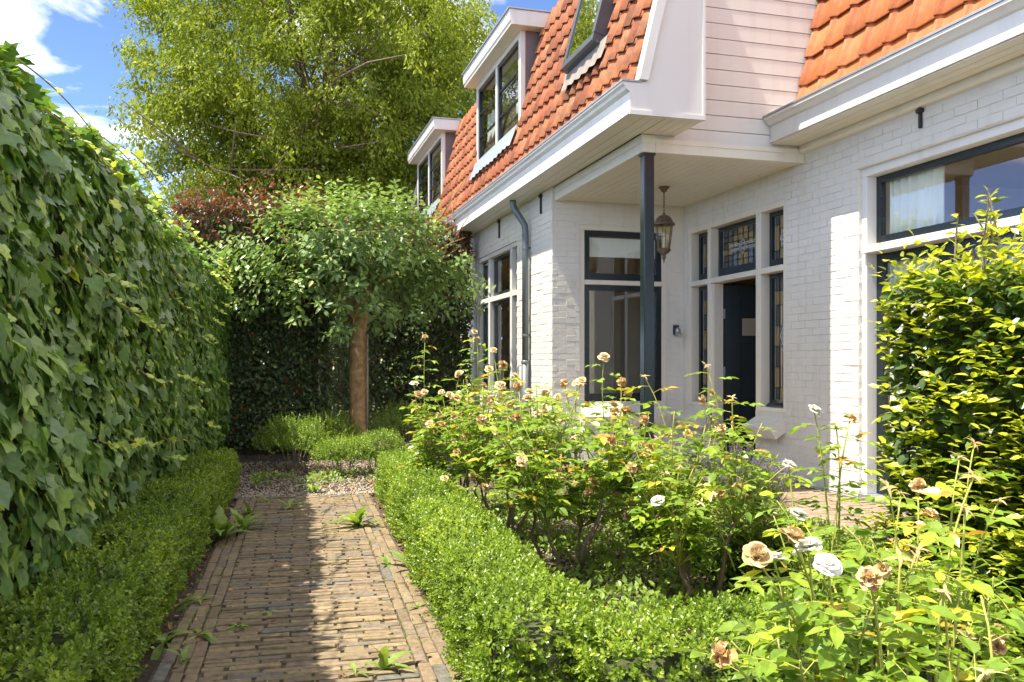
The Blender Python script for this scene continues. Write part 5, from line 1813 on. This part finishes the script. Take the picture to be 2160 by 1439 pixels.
def rose_bush(label, base, tips, extra, spread, height, ls, seed, singles=0, mix='ddsscn', nfork=6, zmin=0.35, skew=(0, 0), start=0.12):
    rr = random.Random(seed)
    t = thing('rose_bush', label, 'rose bush', group='rose bushes in the bed')
    bx, by = base
    tips = list(tips)
    for k in range(extra):
        a = k * 2.4 + rr.uniform(-0.4, 0.4)
        r = spread * math.sqrt(rr.random())
        z = height * rr.uniform(0.38, 1.0) * (1 - 0.25 * (r / spread) ** 2)
        tips.append((bx + skew[0] + r * math.cos(a), by + skew[1] + r * math.sin(a), z, rr.choice(mix)))
    forks = []
    cn = MB()
    for k in range(nfork):
        a = 2 * math.pi * k / nfork + rr.uniform(-0.3, 0.3)
        r = spread * rr.uniform(0.2, 0.55)
        f = Vector((bx + skew[0] * 0.5 + r * math.cos(a), by + skew[1] * 0.5 + r * math.sin(a), height * rr.uniform(0.14, 0.42)))
        e0 = rr.uniform(0.02, 0.14)
        s = Vector((bx + e0 * math.cos(a), by + e0 * math.sin(a), -0.03))
        m1 = s.lerp(f, 0.4) + Vector((rr.gauss(0, 0.04), rr.gauss(0, 0.04), 0.04))
        cn.tube([s, m1, s.lerp(f, 0.75) + Vector((rr.gauss(0, 0.015), rr.gauss(0, 0.015), 0.01)), f], [0.013, 0.011, 0.009, 0.007], 7)
        forks.append(f)
    cn.build('woody_canes', M['cane_old'], t, smooth=True, rnd=rr.random())
    sh = MB()
    LP, LD, LN, LS, LR = [], [], [], [], []
    for (tx, ty, tz, kind) in tips:
        tip = Vector((tx, ty, tz))
        f = min(forks, key=lambda q: (q.xy - tip.xy).length + rr.uniform(0, 0.12) + (0.5 if q.z > tip.z - 0.05 else 0))
        if f.z > tip.z - 0.06:
            f = Vector((f.x, f.y, tip.z * 0.4))
        mid = f.lerp(tip, 0.5) + Vector((rr.gauss(0, 0.05), rr.gauss(0, 0.05), 0.05 + rr.uniform(0, 0.06)))
        pts = []
        for i in range(8):
            u = i / 7
            pts.append(f * (1 - u) ** 2 + mid * (2 * u * (1 - u)) + tip * u * u)
        sh.tube(pts, [0.0052 - 0.0028 * i / 7 for i in range(8)], 5)
        L = (tip - f).length
        n = max(4, int(L / 0.050 / (0.6 + 0.4 * ls)))
        for j in range(n):
            u = start + (0.96 - start) * (j + rr.random() * 0.5) / n
            p = f * (1 - u) ** 2 + mid * (2 * u * (1 - u)) + tip * u * u
            dv = ((mid - f) * (1 - u) + (tip - mid) * u).normalized()
            if p.z < zmin * height * 0.6: continue
            a = j * 2.4 + rr.uniform(-0.5, 0.5)
            rd = Vector((math.cos(a), math.sin(a), 0.25 + 0.4 * rr.random()))
            rd = (rd - dv * rd.dot(dv) * 0.6).normalized()
            rl = 0.085 * ls * rr.uniform(0.75, 1.15)
            droop = Vector((0, 0, -0.35))
            q1 = p + rd * rl * 0.5
            q2 = q1 + (rd + droop).normalized() * rl * 0.5
            sh.tube([p, q1, q2], 0.0013, 3, False)
            side = rd.cross(Vector((0, 0, 1))).normalized()
            lv = min(1.0, max(0.0, rr.gauss(0.34, 0.19) + (0.30 * max(0, u - 0.55) * 2)))
            if rr.random() < 0.07 and u > 0.6: lv = rr.uniform(0.93, 1.0)
            nup = Vector((rr.gauss(0, 0.35), rr.gauss(0, 0.35), 1.0))
            for (pp, dd, sz) in ((q2, rd + droop * 0.8, 1.0), (q2.lerp(q1, 0.25), rd * 0.45 + side + droop * 0.3, 0.85), (q2.lerp(q1, 0.25), rd * 0.45 - side + droop * 0.3, 0.85),
                                 (q1, rd * 0.35 + side + droop * 0.2, 0.68), (q1, rd * 0.35 - side + droop * 0.2, 0.68)):
                if rr.random() < 0.10: continue
                LP.append(tuple(pp)); LD.append(tuple(dd + Vector((rr.gauss(0, 0.15), rr.gauss(0, 0.15), rr.gauss(0, 0.15)))))
                LN.append(tuple(nup + Vector((rr.gauss(0, 0.2), rr.gauss(0, 0.2), 0)))); LS.append(0.056 * ls * sz * rr.uniform(0.8, 1.15)); LR.append(min(1, max(0, lv + rr.gauss(0, 0.05))))
        if kind in BLOOMS:
            m = rr.choice(BLOOMS[kind])
            o = bpy.data.objects.new(BNAME[kind], m)
            ax = Vector((rr.gauss(0, 0.35) + 0.0, rr.gauss(0, 0.35) - 0.45, 0.9 if kind != 'd' else 0.5)).normalized()
            sc = BSIZE[kind] * rr.uniform(0.85, 1.15) * (0.72 + 0.28 * ls if ls < 1 else 1.0)
            q = ax.to_track_quat('Z', 'Y') @ Vector((0, 0, 1)).rotation_difference(Vector((0, 0, 1)))
            o.matrix_local = Matrix.Translation(tip) @ q.to_matrix().to_4x4() @ Matrix.Rotation(rr.uniform(0, 6.28), 4, 'Z') @ Matrix.Scale(sc, 4)
            link(o, t)
    sh.build('shoots', M['cane'], t, smooth=True, rnd=rr.uniform(0.2, 0.7))
    LP, LS, LR = np.array(LP), np.array(LS), np.array(LR)
    R = frames(np.array(LD), np.array(LN))
    rest = np.arange(len(LP))
    if singles:
        near, rest = split_near(LP, singles, LS)
        leaf_objects('leaflet', rose_var, 6, LP[near], R[near], LS[near], LR[near], t)
    scatter('foliage', ROSE, LP[rest], R[rest], LS[rest], M['rose_leaf'], t, LR[rest], 'stuff')
    rebase(t, (bx, by, 0))
    return t

rose_bush('large foreground rose bush with cream and white blooms at the lower right', (1.42, 1.72),
          [(1.03, 1.68, 0.78, 'C'), (1.14, 1.72, 0.81, 'c'), (1.2, 1.74, 0.78, 'w'), (1.18, 1.64, 0.765, 'w'), (1.13, 1.77, 0.75, 'w'), (0.89, 1.57, 0.62, 'd'), (1.2, 1.53, 0.76, 'd'),
           (1.44, 1.67, 0.78, 's'), (1.40, 1.68, 0.76, 's'), (1.42, 1.57, 0.71, 's'), (1.22, 1.25, 0.66, 's'), (1.72, 1.8, 0.92, 's'), (1.60, 1.70, 0.86, 's'), (1.30, 1.62, 0.70, 'n'), (1.35, 1.45, 0.62, 'n'),
           (1.05, 1.55, 0.60, 'n'), (1.15, 1.42, 0.58, 'n'), (1.50, 1.55, 0.70, 'n'), (1.25, 1.80, 0.66, 'n'), (0.98, 1.70, 0.60, 'n'), (1.10, 1.62, 0.56, 'n'), (1.22, 1.50, 0.56, 'n')],
          16, 0.40, 0.66, 1.2, 21, 150, 'nnnn', 7, 0.1, start=0.03)
rose_bush('rose bush with brown seed stars in front of the beech hedge', (1.95, 2.25),
          [(1.87, 2.17, 0.84, 'd'), (1.78, 2.19, 0.84, 's'), (1.92, 2.3, 0.80, 's'), (2.05, 2.2, 0.92, 's'), (2.2, 2.3, 0.95, 's'), (2.1, 2.1, 0.80, 's'), (1.88, 2.79, 0.65, 'w')],
          26, 0.42, 0.84, 1.05, 22, 30, 'snnnnd', 7, 0.1)
rose_bush('slender rose bush with two white blooms before the white brick pier', (2.16, 3.05),
          [(2.18, 3.12, 1.01, 'w'), (2.08, 3.15, 0.79, 'w'), (2.27, 3.1, 0.95, 's'), (2.30, 3.05, 0.98, 'd')], 12, 0.26, 0.76, 1.05, 23, 0, 'snnn', 6, 0.1)
rose_bush('rose bush with one big white bloom in front of the open door', (2.12, 4.05),
          [(1.78, 3.75, 0.56, 'w'), (2.27, 3.93, 1.04, 's'), (2.24, 4.14, 1.2, 's'), (1.97, 4.32, 1.14, 's'), (2.17, 4.06, 1.02, 'd'), (2.3, 4.2, 1.05, 'd')], 60, 0.48, 1.04, 1.12, 24, 0, 'sdnnn', 5, 0.25)
rose_bush('tallest leafy rose bush with many faded blooms left of the porch post', (1.72, 4.75),
          [(1.95, 4.85, 1.24, 'c'), (2.05, 4.72, 1.03, 'd'), (1.93, 4.65, 0.97, 'c'), (1.52, 5.18, 1.07, 'd'), (1.62, 4.95, 1.03, 'd'), (1.31, 4.41, 0.69, 'c'), (1.76, 5.01, 1.09, 'd'), (2.0, 4.7, 1.1, 'd')], 92, 0.60, 1.15, 1.15, 25, 0, 'ddscnnn', 5, 0.25)
rose_bush('rose bush with cream and faded blooms before the downpipe', (1.62, 5.85),
          [(1.60, 6.1, 1.3, 'c'), (1.56, 5.69, 1.2, 'd'), (1.70, 5.9, 1.12, 'c'), (1.45, 5.8, 1.06, 'd')], 74, 0.52, 1.2, 1.12, 26, 0, 'ddccsnnn', 5, 0.25)
rose_bush('farthest rose bush with a cluster of cream blooms over the hedge', (1.50, 6.85),
          [(1.13, 6.54, 0.97, 'C'), (1.12, 6.65, 1.05, 'w'), (1.19, 6.58, 0.99, 'c'), (1.63, 6.81, 1.46, 'c'), (1.66, 6.85, 1.40, 'c'), (1.43, 6.45, 1.13, 'c'), (1.25, 6.9, 1.42, 'd')], 54, 0.45, 1.16, 1.08, 27, 0, 'dscnnnn', 8, 0.1)
rose_bush('low rose bush beside the inner box hedge and the lavender', (2.45, 5.35), [], 34, 0.42, 0.9, 1.1, 28, 0, 'dsnnn', 7, 0.1)

# ---------------------------------------------------------------- lavender
def lavender(label, x, y, r, h, n, seed):
    t = thing('lavender', label, 'lavender', group='lavender plants by the patio')
    rr = random.Random(seed)
    st = MB()
    FP, FD, FN, FS = [], [], [], []
    GP, GD, GN, GS = [], [], [], []
    for k in range(n):
        a = rr.uniform(0, 6.28); e = math.sqrt(rr.random())
        b = Vector((x + r * 0.4 * e * math.cos(a), y + r * 0.4 * e * math.sin(a), 0))
        tip = Vector((x + r * 1.15 * e * math.cos(a), y + r * 1.15 * e * math.sin(a), h * rr.uniform(0.7, 1.05) * (1 - 0.35 * e * e)))
        mid = b.lerp(tip, 0.5) + Vector((0, 0, 0.06))
        st.tube([b, mid, tip], [0.0022, 0.0016, 0.0012], 3, False)
        dv = (tip - mid).normalized()
        for j in range(12):
            u = j / 12
            p = tip + dv * (-0.055 + 0.06 * u)
            an = j * 2.4
            FP.append(tuple(p)); FD.append((math.cos(an), math.sin(an), 0.7)); FN.append((math.cos(an), math.sin(an), 1.0)); FS.append(rr.uniform(0.011, 0.017))
        for j in range(9):
            u = rr.uniform(0.1, 0.62)
            p = b.lerp(tip, u) + Vector((0, 0, 0.06 * math.sin(math.pi * u)))
            an = rr.uniform(0, 6.28)
            GP.append(tuple(p)); GD.append((math.cos(an) * 0.7, math.sin(an) * 0.7, 0.8)); GN.append((rr.gauss(0, 1), rr.gauss(0, 1), 0.5)); GS.append(rr.uniform(0.03, 0.055))
    st.build('stems', M['lav_leaf'], t, rnd=0.5)
    scatter('flowers', [small_leaf(0.6, 0.1)], np.array(FP), frames(np.array(FD), np.array(FN)), np.array(FS), M['lav_flower'], t, None, 'stuff')
    scatter('foliage', [small_leaf(0.14, 0.02)], np.array(GP), frames(np.array(GD), np.array(GN)), np.array(GS), M['lav_leaf'], t, None, 'stuff')
    rebase(t, (x, y, 0))
lavender('grey lavender clump with violet spikes on the patio by the porch step', 3.62, 6.35, 0.42, 0.60, 260, 1)
lavender('lavender clump against the porch side of the patio behind the roses', 3.25, 6.9, 0.38, 0.58, 220, 2)
lavender('small lavender sprawling toward the white pier', 4.25, 6.75, 0.30, 0.38, 130, 3)

# ---------------------------------------------------------------- weeds on the path
def weed_leaf(rr):
    V, F = [], []
    n = 7
    for i in range(n + 1):
        t = i / n
        w = 0.16 * math.sin(math.pi * min(1, 0.08 + 0.92 * t) ** 0.75) * (1.0 if i % 2 else 0.62)
        if i == n: w = 0.0
        z = 0.55 * t - 0.62 * t * t
        V += [(-w, t - 0.03 * (i % 2), z + w * 0.25), (0, t, z), (w, t - 0.03 * (i % 2), z + w * 0.25)]
    for i in range(n):
        a = 3 * i
        F += [(a, a + 1, a + 4, a + 3), (a + 1, a + 2, a + 5, a + 4)]
    return np.array(V), F
def smooth_leaf():
    return ovate(0.28, 0.35, 0.55, 3, 0.62)
weeds = [
    (-0.27, 6.35, 0.31, 12, 1, 'big jagged weed rosette on the shaded edging at mid path'),
    (-0.14, 6.60, 0.24, 10, 1, 'bushy weed beside the big rosette on the shaded edging'),
    (0.22, 7.55, 0.18, 7, 0, 'upright weed in the middle of the far end of the path'),
    (0.69, 6.60, 0.25, 14, 1, 'large pale jagged weed on the sunny edging near the far end'),
    (0.72, 5.27, 0.13, 7, 0, 'small weed on the sunny edging halfway along the path'),
    (0.84, 5.12, 0.19, 3, 0, 'tall single leaved weed against the sunny box hedge'),
    (-0.30, 4.72, 0.14, 9, 0, 'grey green rosette weed on the shaded edging'),
    (-0.42, 4.50, 0.23, 4, 0, 'tall narrow leaved weed at the edge of the shaded soil'),
    (-0.27, 4.12, 0.14, 9, 0, 'broad leaved weed low on the shaded edging near the bottom'),
    (-0.40, 4.05, 0.16, 8, 0, 'weed in the soil under the shaded hedge near the bottom'),
    (-0.30, 3.78, 0.10, 6, 0, 'little weed on the shaded edging, lowest on that side'),
    (0.46, 3.45, 0.16, 7, 1, 'flat dandelion like weed on the sunny bricks at the bottom'),
    (0.35, 3.42, 0.07, 5, 0, 'tiny weed beside the flat dandelion like weed'),
    (0.74, 4.30, 0.08, 6, 0, 'tiny weed on the sunny edging in the lower half'),
    (-0.10, 4.20, 0.11, 8, 0, 'low spreading weed between shaded bricks in the lower half'),
    (0.03, 4.42, 0.07, 5, 0, 'tiny weed between shaded bricks in the middle'),
    (0.47, 8.40, 0.18, 8, 1, 'weed at the far edge of the path before the gravel'),
    (0.05, 7.95, 0.12, 7, 0, 'small weed at the shaded far end of the path'),
    (-0.10, 7.35, 0.16, 8, 1, 'weed on the shaded edging near the far end'),
]
for (x, y, sz, n, jag, lab) in weeds:
    rr = random.Random(int(x * 1000 + y * 77))
    t = thing('weed', lab, 'weed', group='weeds growing in the path')
    for k in range(n):
        a = 2 * math.pi * k / n + rr.uniform(-0.6, 0.6)
        T, F = weed_leaf(rr) if (jag or rr.random() < 0.35) else smooth_leaf()
        lift = rr.choice([0.12, 0.3, 0.6, 1.3]) * rr.uniform(0.7, 1.3) if n > 4 else rr.uniform(1.2, 2.2)
        d = np.array([[math.cos(a), math.sin(a), lift]]); nn = np.array([[-math.cos(a) * 0.4, -math.sin(a) * 0.4, 1.0]])
        Rm = frames(d, nn)
        s = sz * rr.uniform(0.5, 1.15)
        V = (T @ Rm[0].T) * s + np.array([x, y, 0.002])
        me = np_mesh('leaf', V, np.concatenate([np.array(f) for f in F]), [len(f) for f in F], M['weed'], np.full(len(V), rr.random()), True)
        link(bpy.data.objects.new('leaf', me), t)
    rebase(t, (x, y, 0))

# creeping ground cover before the small shrubs
n = 1500
P = np.stack([RNG.uniform(-0.1, 1.55, n), RNG.uniform(9.05, 9.75, n), RNG.uniform(0.0, 0.07, n)], -1)
P = P[(lump(P, 5.0, 1.0) > -0.25)]
n = len(P)
gc = scatter('ground_cover', [ovate(0.7, 0.2, 0.1, 2)], P, frames(RNG.normal(size=(n, 3)) + UP * 0.2, UP + RNG.normal(size=(n, 3)) * 0.4), RNG.uniform(0.025, 0.05, n), M['weed'], None, None, 'stuff')
tag(gc, 'low creeping ground cover at the foot of the box shrubs', 'ground cover')

# seedlings and low weeds over the soil of the rose bed
n = 9000
P = np.stack([RNG.uniform(1.15, 2.55, n), RNG.uniform(2.9, 7.8, n), np.zeros(n)], -1)
P = P[(lump(P, 2.6, 3.0) > -0.1)]
n = len(P)
P[:, 2] = RNG.uniform(-0.01, 0.16, n) * (0.4 + 0.6 * (lump(P, 3.0, 1.0) > 0.1))
ug = scatter('undergrowth', [ovate(0.55, 0.2, 0.15, 2)], P, frames(RNG.normal(size=(n, 3)) + UP * 0.4, UP + RNG.normal(size=(n, 3)) * 0.4), RNG.uniform(0.02, 0.06, n), M['weed'], None, None, 'stuff')
tag(ug, 'low green seedlings covering the soil of the rose bed', 'undergrowth')

# moss and grass in the joints of the path
n = 2600
oo = np.where(RNG.random(n) < 0.6, RNG.choice([-0.585, -0.53, -0.475, -0.42, 0.42, 0.475, 0.53, 0.585], n), RNG.uniform(-0.42, 0.42, n)) + RNG.normal(size=n) * 0.004
ss = RNG.uniform(-0.9, 4.85, n)
P = np.array([pw(a, b, -0.004) for a, b in zip(oo, ss)])
keep = lump(P, 3.0, 7.0) > 0.0
P = P[keep]; n = len(P)
mo = scatter('joint_moss', [small_leaf(0.35, 0.1)], P, frames(RNG.normal(size=(n, 3)) * 0.7 + UP * 0.8, RNG.normal(size=(n, 3)) + UP * 0.5), RNG.uniform(0.008, 0.022, n), M['weed'], None, None, 'stuff')
tag(mo, 'moss and fine grass in the joints of the brick path', 'moss')
